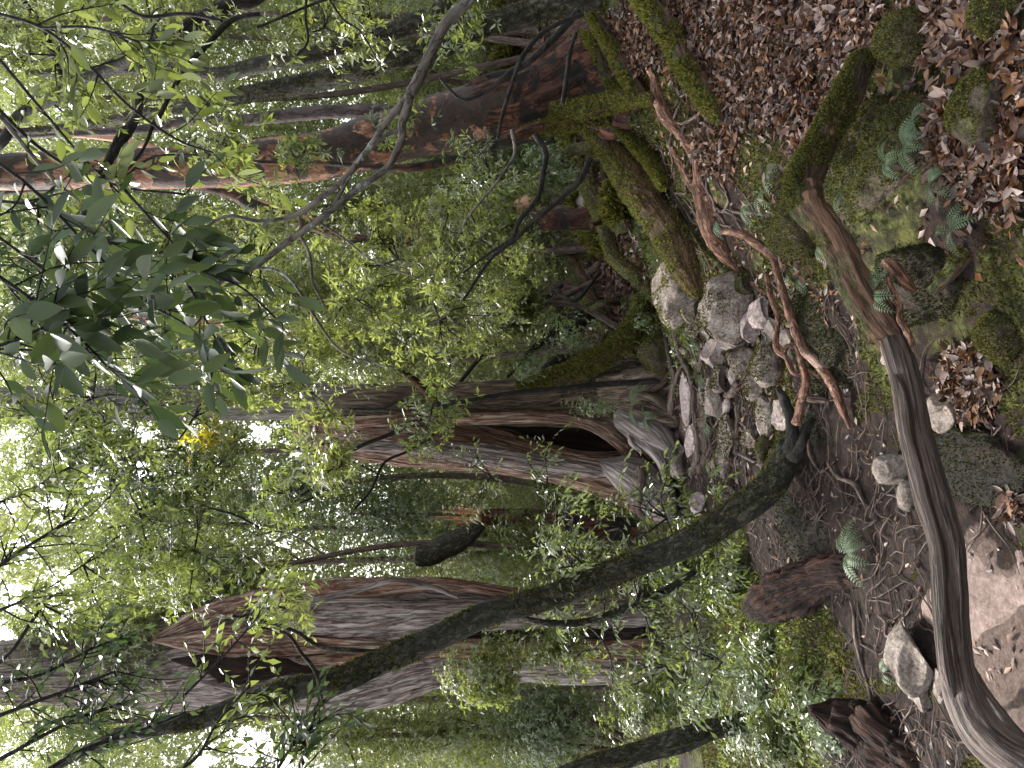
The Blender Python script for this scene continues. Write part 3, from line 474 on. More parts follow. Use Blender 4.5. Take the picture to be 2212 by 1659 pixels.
limb('twisted_branch', 'thin dark branch forking over the distant log', 'branch', [(1295,590,3,9.5),(1240,650,5,9.5),(1190,620,6,9.8),(1150,640,5,10),(1110,675,5,10)], 'dark', ns=8, rough=.2, group=LG)
limb('twisted_branch', 'long slanting dark branch among the shrubs right of the cedar', 'branch', [(1215,615,5,10),(1160,660,6,10),(1110,705,6,10),(1040,770,5,9.8),(990,830,4,9.5)], 'dark', ns=8, rough=.2, group=LG)
for X, Y, rx, ry, lb in [(1260,430,35,40,'pale rock showing behind the slim mossy log'),(1195,420,20,20,'small pale rock on the distant slope'),(1290,480,40,60,'broad mossy hummock behind the slim mossy log'),(1250,290,40,40,'mossy hummock behind the mottled tree'),(1330,430,30,50,'mossy boulder between the two mossy logs'),(1070,20,60,60,'mossy boulder high on the far right slope'),(1100,130,40,50,'mossy hump behind the dark leaning trunk')]:
    stone(X, Y, rx, ry, 'mossrock' if 'pale' in lb else 'fullmoss', lb, 'boulder', None, None, .3, .2, None, 1500, 4, 'mossy boulders behind', .03, 'boulder')
def tangle(name, n, L, mat, rmin, rmax, lmin, lmax, label, kind, dmax=7.5, lift=.01):
    mb = MB(); got = 0
    while got < n:
        y = rng.uniform(2, dmax, 4000); x = rng.uniform(-.6, .6, 4000) * y; z = hgt(x, y); X, Y, D = proj(np.c_[x, y, z]); k = np.where((rng.random(4000) < ell(X, Y, L) * np.clip(y / dmax, .3, 1)))[0][:n - got]
        for i in k:
            a = rng.uniform(0, 6.28); l = rng.uniform(lmin, lmax); q = [(x[i], y[i])]
            for t in range(6): a += rng.normal() * .45; q.append((q[-1][0] + math.cos(a) * l / 6, q[-1][1] + math.sin(a) * l / 6))
            q = np.array(q); r = rng.uniform(rmin, rmax); zz = hgt(q[:, 0], q[:, 1]) + lift + r * rng.uniform(-.6, 1.2, 7); tube(mb, np.c_[q, zz], r * np.array((.3, .9, 1, .95, .8, .6, .15)), 8, 26, .25)
        got += len(k)
    return tag(mb.build(name, M[mat]), label, name.replace('_', ' '), None, kind)
tangle('root_tangle', 120, [(1470,330,80,160),(1560,480,80,100),(1480,780,60,110),(1580,900,110,110),(1700,870,60,90),(1680,640,60,60)], 'root', .003, .010, .25, .9, 'thin brown roots webbing over the slope and between the step stones', 'stuff')
tangle('rootlet_mat', 160, SOIL_SHADE + LIT[:1], 'root', .0015, .004, .1, .45, 'hair thin rootlets on the bare soil', 'stuff', 6)
for i in range(44):
    X, Y = rng.uniform(1180, 1385), rng.uniform(180, 800); d = hit(X, Y)
    if d > 14 or 735 < Y < 800: continue
    a = rng.uniform(-1, 1) * 2.2 + 1.57; l = rng.uniform(50, 150); h = rng.uniform(3, 12); q = [(X + math.cos(a) * l * t + rng.normal() * 7, Y + math.sin(a) * l * t + rng.normal() * 7, h * (1.1 - .6 * t), d - .25 + rng.normal() * .2) for t in (0, .3, .6, 1)]
    limb('fallen_branch', 'mossy dead branch lying in the tangle between the mottled tree and the central cedar', 'branch', q, 'mossy', ns=10, rough=.25, group='dead branches in the tangle', mosst=500, msize=.02)
for i in range(90):
    X, Y = rng.uniform(1430, 1710), rng.uniform(600, 1010)
    if ell(np.array([X]), np.array([Y]), [(1580, 820, 120, 190)])[0] < .2: continue
    r = rng.uniform(5, 17); mt = ('pale', 'mossrock', 'mossrock', 'granite')[i % 4]; d = hit(X, Y); c = P(X, Y, d); c[2] -= r * d / F * .2; mb = MB(); rr_ = r * d / F; V, T = rock(mb, c, (rr_ * rng.uniform(.8, 1.5), rr_, rr_ * .7), 900 + i, 3, .25, .9); tag(mb.build('pebble', M[mt], origin=c), 'small broken stone wedged between the larger step stones', 'stone', 'pebbles among the step stones')
# ------------------------------------------------------------ trees with traced trunks
def tree(name, label, cat, base, group=None): return thing(name, label, cat, base, group)
def tk(parent, part, path, mat, d=None, **k):
    p, r = pix(path, d); mb = MB(); kk = dict(ns=32, rough=.06, flute=.1, fk=2.5, fl=.2); kk.update(k); tube(mb, p, r, **kk); return mb.build(part, M[mat], parent), mb
def fuzz(parent, mb, n, size=.015, thr=0., name='moss', cond=None, mat='moss'): mm = MB(); V, T = tris(mb); tufts(mm, V, T, n, size, .3, thr, cond=cond); mm.build(name, M[mat], parent, False)
CD = 8.2
A = tree('cedar_tree', 'giant twin trunk cedar with a dark hollow standing in the centre behind the stone steps', 'cedar tree', P(1440, 930, CD))
_, t1 = tk(A, 'grey_trunk', [(-150,868,28),(0,868,31),(200,868,36),(400,869,38),(553,868,40),(700,866,37),(850,868,38)], 'cedar_grey', CD + .1, ns=72, flute=.07, fk=3.2, fl=.05, step=.09)
_, t2 = tk(A, 'trunk', [(690,866,12),(760,865,26),(850,866,37),(950,870,40),(1060,872,46),(1150,870,50),(1240,862,58),(1320,858,72),(1375,868,98),(1420,872,118),(1475,880,140)], 'cedar_moss', CD, ns=96, flute=.22, fk=2.6, fl=.07, step=.06)
_, t3 = tk(A, 'trunk', [(640,925,14),(690,935,34),(760,942,48),(850,948,54),(950,955,57),(1060,970,54),(1150,992,44),(1240,1014,42),(1310,1028,50),(1370,1038,64),(1420,1052,76),(1470,1060,90)], 'cedar_red', CD + .1, ns=96, flute=.24, fk=2.6, fl=.06, step=.06)
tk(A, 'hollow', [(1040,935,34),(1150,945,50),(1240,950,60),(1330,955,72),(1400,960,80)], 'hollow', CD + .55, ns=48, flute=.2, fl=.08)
tk(A, 'bark_strip', [(640,910,7),(760,912,12),(900,905,13),(1050,905,13),(1160,902,12),(1240,908,12),(1300,930,14),(1345,962,16),(1385,1000,17),(1420,1035,14)], 'cedar_red', CD - .35, ns=28, flute=.25, fl=.08)
tk(A, 'decayed_strip', [(760,962,9),(900,968,15),(1040,982,20),(1160,1000,20),(1260,1015,18),(1340,1025,11)], 'cedar', CD - .4, ns=32, flute=.35, fl=.1, fk=3.5)
tk(A, 'root_flare', [(1300,1000,10,CD-.4),(1345,1020,34,CD-.6),(1385,1045,44,CD-.8),(1425,1085,40,CD-.95),(1450,1112,18,CD-1.1)], 'weather', ns=48, flute=.3, fk=2.4, fl=.12)
RT = [([(1340,900,22,CD-.7),(1385,925,32,CD-.9),(1430,952,30,CD-1.15),(1452,975,14,CD-1.3)],'weather'),([(1370,940,10,CD-.9),(1400,960,15,CD-1.1),(1432,1000,13,CD-1.3),(1440,1040,8,CD-1.4)],'weather'),([(1300,838,30,CD-.4),(1370,830,36,CD-.6),(1420,815,26,CD-.9),(1450,790,10,CD-1)],'cedar_moss'),
 ([(1350,880,34,CD-.6),(1400,890,42,CD-.8),(1440,900,36,CD-1.),(1468,910,16,CD-1.2)],'cedar_moss'),([(1350,1040,18,CD-.5),(1390,1075,20,CD-.8),(1415,1105,14,CD-1)],'weather'),([(1382,1008,6,CD-1),(1388,1030,8,CD-1.1),(1380,1075,9,CD-1.15),(1376,1100,8,CD-1.1),(1400,1125,6,CD-1.2)],'root'),([(1362,930,4,CD-.9),(1364,955,6,CD-1),(1385,975,5,CD-1.2)],'weather')]
for q, mt in RT: tk(A, 'root', q, mt, ns=30, flute=.25, fk=2.2, fl=.15)
_, t4 = tk(A, 'mossy_buttress', [(1392,640,18,CD-.6),(1392,668,26,CD-.6),(1375,705,27,CD-.6),(1350,735,25,CD-.6),(1318,762,24,CD-.55),(1275,785,24,CD-.5),(1230,808,24,CD-.4),(1180,822,20,CD-.35),(1120,832,10,CD-.3)], 'mossy', ns=32, flute=.1)
fuzz(A, t4, 14000, .03, -.3, mat='lit_ymoss'); fuzz(A, t2, 9000, .035, .05, cond=lambda p: p[:, 2] < 1.1)
tk(A, 'branch', [(975,905,7,CD-.5),(945,872,10,CD-.6),(925,850,10,CD-.7),(900,825,8,CD-.8),(870,803,5,CD-.9)], 'stew_dark', ns=12, rough=.2)
V_ = limb('climbing_vine', 'thin dark vine leaning against the mossy face of the twin trunk cedar', 'vine', [(1425,822,7,7.2),(1372,826,7,7.25),(1300,830,7,7.2),(1230,838,6.5,7.1),(1106,850,6,7),(970,876,6,6.8),(936,892,5.5,6.8),(890,915,5,6.7),(843,938,5,6.6),(766,970,4.5,6.5),(720,1015,4,6.4),(646,1073,3,6.2),(560,1110,2,6.1)], 'dark', ns=10, rough=.12)
for wl_, q in zip(('short upper side shoot of the vine lying along the grey cedar trunk','side shoot of the vine rising above the cedar break','lower side shoot of the vine spreading left over the red bark'), [[(936,888,3,6.8),(890,880,4,6.7),(860,868,4,6.7),(820,884,3.5,6.7),(755,884,3,6.7)],[(766,968,3,6.5),(750,985,3,6.4),(708,1020,3,6.3),(690,1065,2.5,6.2),(640,1090,2,6.1)],[(915,905,3,6.8),(935,940,3,6.7),(880,975,3,6.6),(830,1000,3,6.5),(800,1060,2.5,6.4),(765,1100,2.5,6.3)]]):
    limb('climbing_vine', wl_, 'vine', q, 'dark', ns=8, rough=.12, group='side shoots of the cedar vine')
# left giant cedar
BD = 9.
B = tree('cedar_tree', 'huge furrowed pinkish grey cedar on the left behind the leaning mossy trunk', 'cedar tree', P(1620, 1380, BD))
tk(B, 'trunk', [(-150,1455,55),(0,1452,62),(200,1440,75),(350,1425,95),(450,1412,108),(553,1398,116),(650,1396,130),(737,1392,136),(820,1385,128),(900,1376,112),(1000,1368,94),(1100,1372,86),(1200,1386,84),(1350,1388,84),(1480,1382,86),(1560,1380,98),(1660,1380,120)], 'cedar', BD + .3, ns=150, flute=.2, fk=3.6, fl=.05, step=.07)
ST = [([(330,1380,2),(440,1330,20),(560,1296,24),(640,1286,24),(737,1272,22),(850,1268,18),(950,1262,15),(1060,1275,14),(1200,1298,12),(1350,1305,12),(1500,1300,14)],'cedar_red',.3),([(430,1375,2),(600,1342,30),(700,1345,44),(800,1342,44),(900,1335,38),(1050,1325,32),(1200,1328,28),(1400,1325,26),(1560,1315,34)],'cedar',.42),
 ([(330,1385,2),(460,1385,26),(560,1385,34),(660,1385,26),(760,1390,18),(850,1392,8)],'cedar_red',.55),([(420,1470,2),(640,1490,34),(740,1478,42),(850,1452,40),(950,1435,34),(1100,1440,30),(1300,1440,30),(1500,1445,30)],'cedar',.38),([(640,1425,8),(740,1420,16),(850,1410,20),(1000,1398,20),(1150,1405,18),(1400,1400,20),(1560,1400,22)],'cedar_red',.5),
 ([(1190,1400,10),(1220,1412,24),(1260,1412,14),(1350,1420,8)],'cedar_red',.55)]
for q, mt, dd in ST: tk(B, 'bark_ridge', q, mt, BD - dd, ns=56, flute=.3, fk=3, fl=.09, step=.07)
tk(B, 'hollow', [(370,1425,3),(450,1432,24),(520,1445,38),(590,1440,24),(690,1452,3)], 'hollow', BD - .72, ns=40, flute=.5, ell=.6, rough=.3)  # dark solid on the trunk face, standing for the shade of a recess
tk(B, 'root', [(640,1302,4,BD-.9),(760,1278,6,BD-.9),(850,1254,6,BD-.9),(930,1268,6,BD-.8),(990,1290,4,BD-.8)], 'weather', ns=12)
tk(B, 'root', [(640,1305,3,BD-1),(720,1298,4,BD-1),(800,1296,4,BD-1),(865,1298,3,BD-.9)], 'weather', ns=10)
# mottled cinnamon tree right
C_ = tree('cinnamon_tree', 'mottled orange and grey barked tree with a wide dark foot on the right slope', 'tree', P(1290, 170, 5.4))
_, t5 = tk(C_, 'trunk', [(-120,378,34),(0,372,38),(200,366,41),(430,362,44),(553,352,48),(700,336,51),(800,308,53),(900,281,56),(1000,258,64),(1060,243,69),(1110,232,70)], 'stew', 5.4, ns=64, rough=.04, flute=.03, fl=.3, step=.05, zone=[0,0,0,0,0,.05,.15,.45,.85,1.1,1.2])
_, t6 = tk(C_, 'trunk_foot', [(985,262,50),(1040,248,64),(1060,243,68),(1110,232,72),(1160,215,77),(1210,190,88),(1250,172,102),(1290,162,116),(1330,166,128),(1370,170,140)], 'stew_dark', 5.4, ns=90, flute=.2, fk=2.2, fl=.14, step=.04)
for q in [[(1200,235,18,5.1),(1260,238,22,4.95),(1330,218,20,4.75),(1390,214,14,4.55),(1410,212,8,4.45)],[(1130,285,10,5.2),(1200,270,18,5.1),(1255,262,16,5.0),(1320,262,9,4.9)],[(1180,140,20,5.4),(1230,95,24,5.4),(1290,60,24,5.3),(1330,40,14,5.2)]]:
    _, t = tk(C_, 'root', q, 'mossy' if q[0][0] > 1190 else 'stew_dark', ns=28, flute=.15)
    fuzz(C_, t, 5000, .018, -.2, mat='lit_ymoss')
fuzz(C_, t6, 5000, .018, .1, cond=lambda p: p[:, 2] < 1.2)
tk(C_, 'trunk_strand', [(553,350,4,5.0),(700,352,5,5.0),(790,360,7,4.95),(880,362,9,4.9),(950,352,10,4.9),(1050,322,11,4.85),(1106,297,12,4.8),(1170,272,12,4.85)], 'stew_dark', ns=14, rough=.12)
# other trunks
def simple_tree(label, path, mat, d, name='slender_tree', cat='tree', group='tree trunks of the wood', mosst=0, branches=(), **k):
    p, r = pix(path, d); o = tree(name, label, cat, p[0], group); _, t = tk(o, 'trunk', path, mat, d, **k)
    if mosst: fuzz(o, t, mosst, k.get('ms', .014), 0.)
    for q in branches: tk(o, 'branch', q, mat, d, ns=10, rough=.12, flute=0)
    return o
Dt = simple_tree('dark moss flecked trunk curving up beside the mottled tree', [(1290,-20,36,4.6),(1206,8,28,4.6),(1106,38,26,4.6),(1020,62,25,4.6),(953,100,25,4.6),(853,129,23,4.6),(753,160,22,4.7),(653,182,21,4.8),(553,200,19,4.9),(483,214,16,5),(417,230,14,5.1),(333,240,12,5.3),(230,262,10,5.5),(100,280,8,5.8),(-60,290,6,6)], 'dark_moss', None, mosst=7000, ns=30, rough=.08, flute=.05)
Et = simple_tree('smooth dark trunk slanting across the top right corner', [(700,-130,22,4.2),(553,-12,19,4.2),(500,12,18,4.2),(400,62,17,4.2),(340,95,16,4.2),(267,132,15,4.3),(200,165,14,4.4),(145,192,14,4.5),(90,225,12,4.6),(40,250,11,4.7),(0,312,10,4.8),(-60,350,9,5)], 'dark', None, ns=24, rough=.06, flute=0,
   branches=[[(145,190,7,4.5),(132,160,6,4.5),(112,110,6,4.45),(95,60,6,4.4),(60,15,6,4.4),(30,-30,6,4.3)],[(320,130,4,4.3),(300,220,9,4.4),(285,270,10,4.5),(240,340,9,4.5),(205,400,9,4.5),(185,450,8,4.6),(165,520,6,4.7)],[(285,270,6,4.5),(262,290,8,4.5),(220,370,7,4.5),(200,415,6,4.5)]])
Ft = simple_tree('grey mossy trunk bowing behind the dark mossy one', [(1010,-45,26,7.2),(950,25,22,7.2),(886,55,21,7.2),(820,78,20,7.2),(740,100,18,7.2),(650,125,17,7.2),(560,140,17,7.3),(470,160,14,7.4),(380,150,12,7.5),(250,150,10,7.6),(60,160,8,7.8)], 'dark_moss', None, mosst=2500, ns=24, rough=.1, flute=.08)
Gt = simple_tree('slim plum coloured trunk between the mossy and the mottled tree', [(1180,150,16,7),(1060,185,15,7),(950,215,14,7),(860,235,14,7),(786,240,14,7),(720,241,14,7),(653,246,14,7),(553,257,12,7),(480,262,11,7),(400,262,11,7),(300,280,9,7),(100,290,7,7),(-80,300,5,7)], 'purple', None, ns=22, rough=.1, flute=.1)
Ht = simple_tree('bent red barked tree with an S shaped trunk in the middle distance', [(1330,474,26,8.8),(1262,474,23,8.8),(1200,476,22,8.8),(1106,481,20,8.8),(1040,492,20,8.8),(985,498,22,8.8),(930,505,21,8.8),(860,520,16,8.8),(800,524,15,8.8),(740,512,13,8.8),(690,492,13,8.8),(636,478,13,8.8),(590,460,13,8.8),(540,440,13,8.8),(490,415,12,8.8),(380,395,10,8.8),(200,400,8,8.8),(-50,420,6,9)], 'stew_dark', None, ns=26, rough=.08, flute=.05)
It = simple_tree('salmon orange barked tree glimpsed through the leaves left of the bent red tree', [(1150,430,16,10.5),(1060,480,14,10.5),(985,530,12,10.5),(933,566,15,10.5),(870,600,14,10.5),(813,628,11,10.5),(770,655,10,10.5),(720,690,9,10.5),(640,720,8,10.5),(500,700,7,10.5),(330,690,6,10.5),(60,650,5,10.5)], 'stew_light', None, ns=20, rough=.08, flute=.03)
It2 = simple_tree('salmon stemmed upper fork behind the bent red tree', [(800,530,9,9.4),(720,500,8,9.4),(640,465,9,9.4),(560,440,9,9.4),(500,420,9,9.4),(400,350,8,9.4),(250,300,7,9.4),(0,280,6,9.4)], 'stew_light', None, ns=18, rough=.08, flute=.03)
N_ = simple_tree('mossy dark trunk leaning left across the whole view from the root knot', [(1700,958,20,3.95),(1690,1000,30,4),(1668,1045,32,4),(1620,1088,32,4),(1570,1122,30,4),(1506,1162,30,4),(1440,1192,29,4),(1373,1217,28,4),(1300,1247,28,4),(1239,1273,27,4),(1139,1304,26,4),(1053,1326,27,4),(920,1388,27,4),(820,1430,27,4),(720,1469,24,4),(620,1493,25,4),(553,1514,24,4),(433,1553,20,4),(333,1573,17,4),(267,1584,14,4),(200,1612,10,4),(120,1660,8,4)], 'dark_moss', None, mosst=15000, ns=36, rough=.07, flute=.06, step=.04,
   branches=[[(820,1452,6,3.95),(770,1478,7,3.9),(720,1500,6,3.9),(690,1525,4,3.9),(650,1560,3,3.9)],[(1100,1325,3,4),(1180,1345,7,4),(1280,1340,8,4.1),(1380,1300,9,4.2),(1440,1275,9,4.3),(1500,1235,7,4.3)],[(820,1405,3,3.9),(760,1405,5,3.8),(690,1396,5,3.8),(640,1365,4,3.8),(580,1345,4,3.8),(500,1330,3,3.8)],[(700,1530,3,3.9),(680,1450,4,3.8),(650,1410,4,3.8),(620,1370,3,3.8),(560,1355,3,3.8)]])
O_ = simple_tree('mossy trunk leaning out of the left edge of the view', [(1720,1535,28,4.9),(1640,1548,24,5),(1606,1562,22,5),(1540,1575,21,5),(1473,1592,20,5),(1373,1624,19,5),(1273,1652,18,5),(1150,1700,16,5)], 'dark_moss', None, mosst=4000, ns=24, rough=.08, flute=.05, branches=[[(1600,1570,6,4.95),(1540,1592,6,4.9),(1480,1620,6,4.9),(1400,1640,5,4.9),(1330,1665,4,4.9)]])
# snag and broken trunk
Q_ = tree('broken_snag', 'snapped tree with splintered orange top and its upper stem hanging over to the left', 'snag', P(1420, 1150, 9.6))
tk(Q_, 'trunk', [(1005,1112,13),(1040,1118,18),(1100,1118,18),(1190,1122,19),(1280,1138,24),(1390,1152,30),(1430,1155,34)], 'stew_dark', 9.6, ns=28, flute=.2, fl=.1)
tk(Q_, 'hanging_stem', [(900,1202,21,9.3),(930,1200,24,9.3),(960,1180,25,9.3),(1000,1162,24,9.3),(1043,1134,10,9.3)], 'dark_moss', None, ns=32, rough=.14, flute=.12)
sp = MB()
for i in range(26):
    a = rng.uniform(-1, 1); p0 = P(1040, 1118 + a * 17, 9.5 + rng.uniform(-.1, .1)); p1 = P(1040 - rng.uniform(25, 120) * (1 - abs(a) * .5), 1112 + a * 22 + rng.normal() * 4, 9.5); tube(sp, [p0, (p0 + p1) / 2, p1], [.022, .015, .003], 5, 6, .3)
sp.build('splinters', M['splinter'], Q_)
# rotten wood at the left bank
R_ = tree('rotten_stump', 'crumbling dark red rotten log standing at the left bank under the shrubs', 'rotten log', P(1850, 1240, 4.3))
tk(R_, 'wood', [(1612,1322,10,4.3),(1640,1310,30,4.2),(1690,1285,46,4.05),(1740,1262,44,3.85),(1790,1245,38,3.65),(1850,1235,44,3.5),(1900,1250,36,3.35)], 'rotten', ns=90, rough=.3, flute=.45, fk=3.2, fl=.2, step=.02)
R2 = tree('rotten_stump', 'jagged almost black rotten stump at the left edge beside the granite block', 'stump', P(2000, 1640, 3.1))
tk(R2, 'wood', [(1750,1530,8,3.3),(1790,1545,30,3.3),(1830,1560,40,3.25),(1880,1590,54,3.2),(1940,1625,70,3.1),(2010,1660,90,3.0)], 'rotten', ns=90, rough=.4, flute=.4, fk=3.2, fl=.4, step=.02)
tk(R2, 'side_spur', [(1840,1520,10,3.2),(1860,1540,28,3.2),(1890,1570,34,3.1),(1930,1600,40,3.05)], 'rotten', ns=60, rough=.45, flute=.4, fk=3, step=.02)
limb('wood_offcut', 'pale yellow sawn piece of wood tucked behind the large angular granite block', 'wood offcut', [(1930,1528,10,3.25),(1950,1536,22,3.2),(1975,1545,16,3.15)], 'cut', ns=6, rough=.15, ell=.7)
# ------------------------------------------------------------ foliage
GAPS = [(25,935,30,18),(160,955,20,16),(205,1045,32,28),(110,1090,45,30),(50,1180,50,35),(30,1290,40,40),(140,1250,28,25),(110,1400,60,32),(150,1330,20,25),(530,1610,60,55),(610,1650,40,30),(560,935,35,28),(320,935,30,25),(250,965,20,25),(300,1010,20,25),(440,1650,30,20),(350,850,40,15),(300,740,12,12),(275,820,14,14),(130,240,14,14),(145,420,16,14),(160,390,14,10),(230,325,12,10),(190,280,10,10),(110,300,10,10),(470,780,16,12),(20,1090,30,25),(10,1400,35,60),(640,980,25,12)]
def gapok(p, base=1.0, seed=0):
    X, Y, D = proj(p); e = ell(X, Y, [(a, b, c * .92, dd * .92) for a, b, c, dd in GAPS]); keep = e < rng.uniform(.0, 1.1, len(X))
    f = fbm(np.c_[X, Y, D * 0] / 45., 3, 13)
    thin = .55 * np.clip(1.05 - X / 700., 0, 1) * np.clip((Y - 650) / 350., 0, 1)
    keep &= ~((f > .38 - .45 * thin) & (X < 650) & (rng.random(len(X)) < .2 + .5 * thin)); return keep
def rosettes(mb, tips, ax, m, ln, wr=.3, droop=.25, spread=1., hi=False, fold=.25, curl=.4, out=.35):
    k = len(tips); ax = unit(ax); r = rdir(k * m); a = np.repeat(ax, m, 0); r = unit(r - a * (r * a).sum(1)[:, None]); d = unit(a * out + r * spread * rng.uniform(.7, 1.2, k * m)[:, None] + (0, 0, -droop))
    L = ln * rng.uniform(.6, 1.25, k * m); p = np.repeat(tips, m, 0) + d * L[:, None] * .06 - a * L[:, None] * rng.uniform(0, .35, k * m)[:, None]
    nr = unit(a + rdir(k * m) * .45); leafmesh(mb, p, d, nr, L, rng.uniform(.8, 1.2, k * m) * wr, fold, rng.uniform(.1, 1, k * m) * curl * 2, hi)
def crown(name, label, X, Y, d, rx, ry, leaf, ln, n, cat='tree', mat='root', group='leafy trees filling the wood', trunk=True, m=7, wr=.3, lean=None, csize=.26, tcol=None, basehw=7, limbs=4, gaps=True, depth=.7, baseY=None, droop=.25):
    c = P(X, Y, d); R = np.array((ry * d / F, (rx + ry) * .5 * d / F * depth, rx * d / F)); nc = max(int(n / m / 9), 6)
    v = rdir(nc) * (rng.random(nc)**.4)[:, None]; v *= (1 + .35 * fbm(v * 1.7 + X, 2, int(X) % 97))[:, None]; cc = c + v * R
    if gaps: cc = cc[gapok(cc)]
    if not len(cc): return
    bx = P(1106, Y if baseY is None else baseY, d)[0] + rng.normal() * .3; base = np.array((bx, d, hgt(bx, d)[0] - .05))
    o = thing(name, label, cat, base, group)
    tips = np.repeat(cc, 9, 0) + rdir(len(cc) * 9) * csize * rng.uniform(.3, 1.2, (len(cc) * 9, 1)); tips[:, 2] += rng.normal(size=len(tips)) * .04; 
    if gaps: tips = tips[gapok(tips)]
    ax = unit(unit(tips - c) + (0, 0, .6) + rdir(len(tips)) * .5)
    mb = MB(); rosettes(mb, tips, ax, m, ln, wr, droop); mb.build('foliage', M[leaf], o)
    if trunk:
        tb = MB(); hw = basehw * d / F; mid = (base + c) / 2 + rng.normal(size=3) * .25; top = c + (0, 0, R[2] * .6)
        C, Rr = tube(tb, [base, mid, c, top], [hw, hw * .8, hw * .55, hw * .15], 12, None, .15); tb.build('trunk', M[mat], o)
        lb = MB(); ids = rng.choice(len(cc), min(limbs, len(cc)), replace=False)
        for i in (ids if d > 8 else ids[:2]):
            s = C[int(len(C) * rng.uniform(.35, .85))]; e = cc[i]; q = (s + e) / 2 + rng.normal(size=3) * .12 - (0, 0, .08); tube(lb, [s, q, e], [hw * .35, hw * .22, hw * .06], 6, 12, .15)
        lb.build('limbs', M[mat], o)
    return o
def bough(name, label, stems, leaf, ln, m=5, twigs=8, tl=.25, wr=.38, d=None, mat='dark', style='alt', droop=.35, hi=True, group=None, cat='leafy branch', fold=.3, curl=.35, sub=2, updir=0., tr=1.):
    """stems: pixel paths (X, Y, hw, d); side twigs carry alternate leaves or end rosettes"""
    o = None; sb = MB(); lv = MB()
    for st in stems:
        p, r = pix(st, d)
        if o is None: o = thing(name, label, cat, p[0], group)
        C, R = tube(sb, p, r, 8, None, .12); T = unit(np.gradient(C, axis=0)); k = len(C)
        for a in range(twigs):
            i = int(k * rng.uniform(.12, .99)) if a else k - 1; l = tl * rng.uniform(.5, 1.2); dv = unit(T[i] * .8 + rdir(1)[0] * .9 * tr + (0, 0, updir)); q0 = C[i]; seg = [q0]
            for b in range(3): dv = unit(dv + rng.normal(size=3) * .22 + (0, 0, -droop * .25)); seg.append(seg[-1] + dv * l / 3)
            rr0 = max(min(R[i] * .6, .004), .0012); tube(sb, seg, [rr0, rr0 * .8, rr0 * .6, rr0 * .35], 5, 9, .1); seg = np.array(seg)
            if style == 'alt':
                cs = catmull(seg, m + 1)[1:]; td = unit(np.gradient(cs, axis=0) if m > 1 else np.array([dv])); sid = unit(np.cross(td, (0.1, .2, 1.))) * np.where(np.arange(m) % 2, 1, -1)[:, None]
                dr = unit(td * .8 + sid * .8 + rng.normal(size=(m, 3)) * .25 + (0, 0, -droop)); dr[-1] = unit(td[-1] + (0, 0, -droop * .6))
                leafmesh(lv, cs, dr, unit(rng.normal(size=(m, 3)) * .5 + (0, -.75, .5)), ln * rng.uniform(.6, 1.25, m), wr, fold, rng.uniform(0, 1, m) * curl, hi)
            else:
                tp_ = [seg[-1]] + [seg[rng.integers(1, 3)] + rdir(1)[0] * tl * .25 for _ in range(sub)]; rosettes(lv, np.array(tp_), np.array([dv] * len(tp_)) + (0, 0, .25) + rng.normal(size=(len(tp_), 3)) * .2, m, ln, wr, droop, hi=hi, fold=fold, curl=curl)
                for t_ in tp_[1:]: tube(sb, [seg[1], (seg[1] + t_) / 2, t_], [rr0 * .5, rr0 * .45, rr0 * .3], 4, 5, .1)
    sb.build('stem', M[mat], o); lv.build('leaves', M[leaf], o); return o
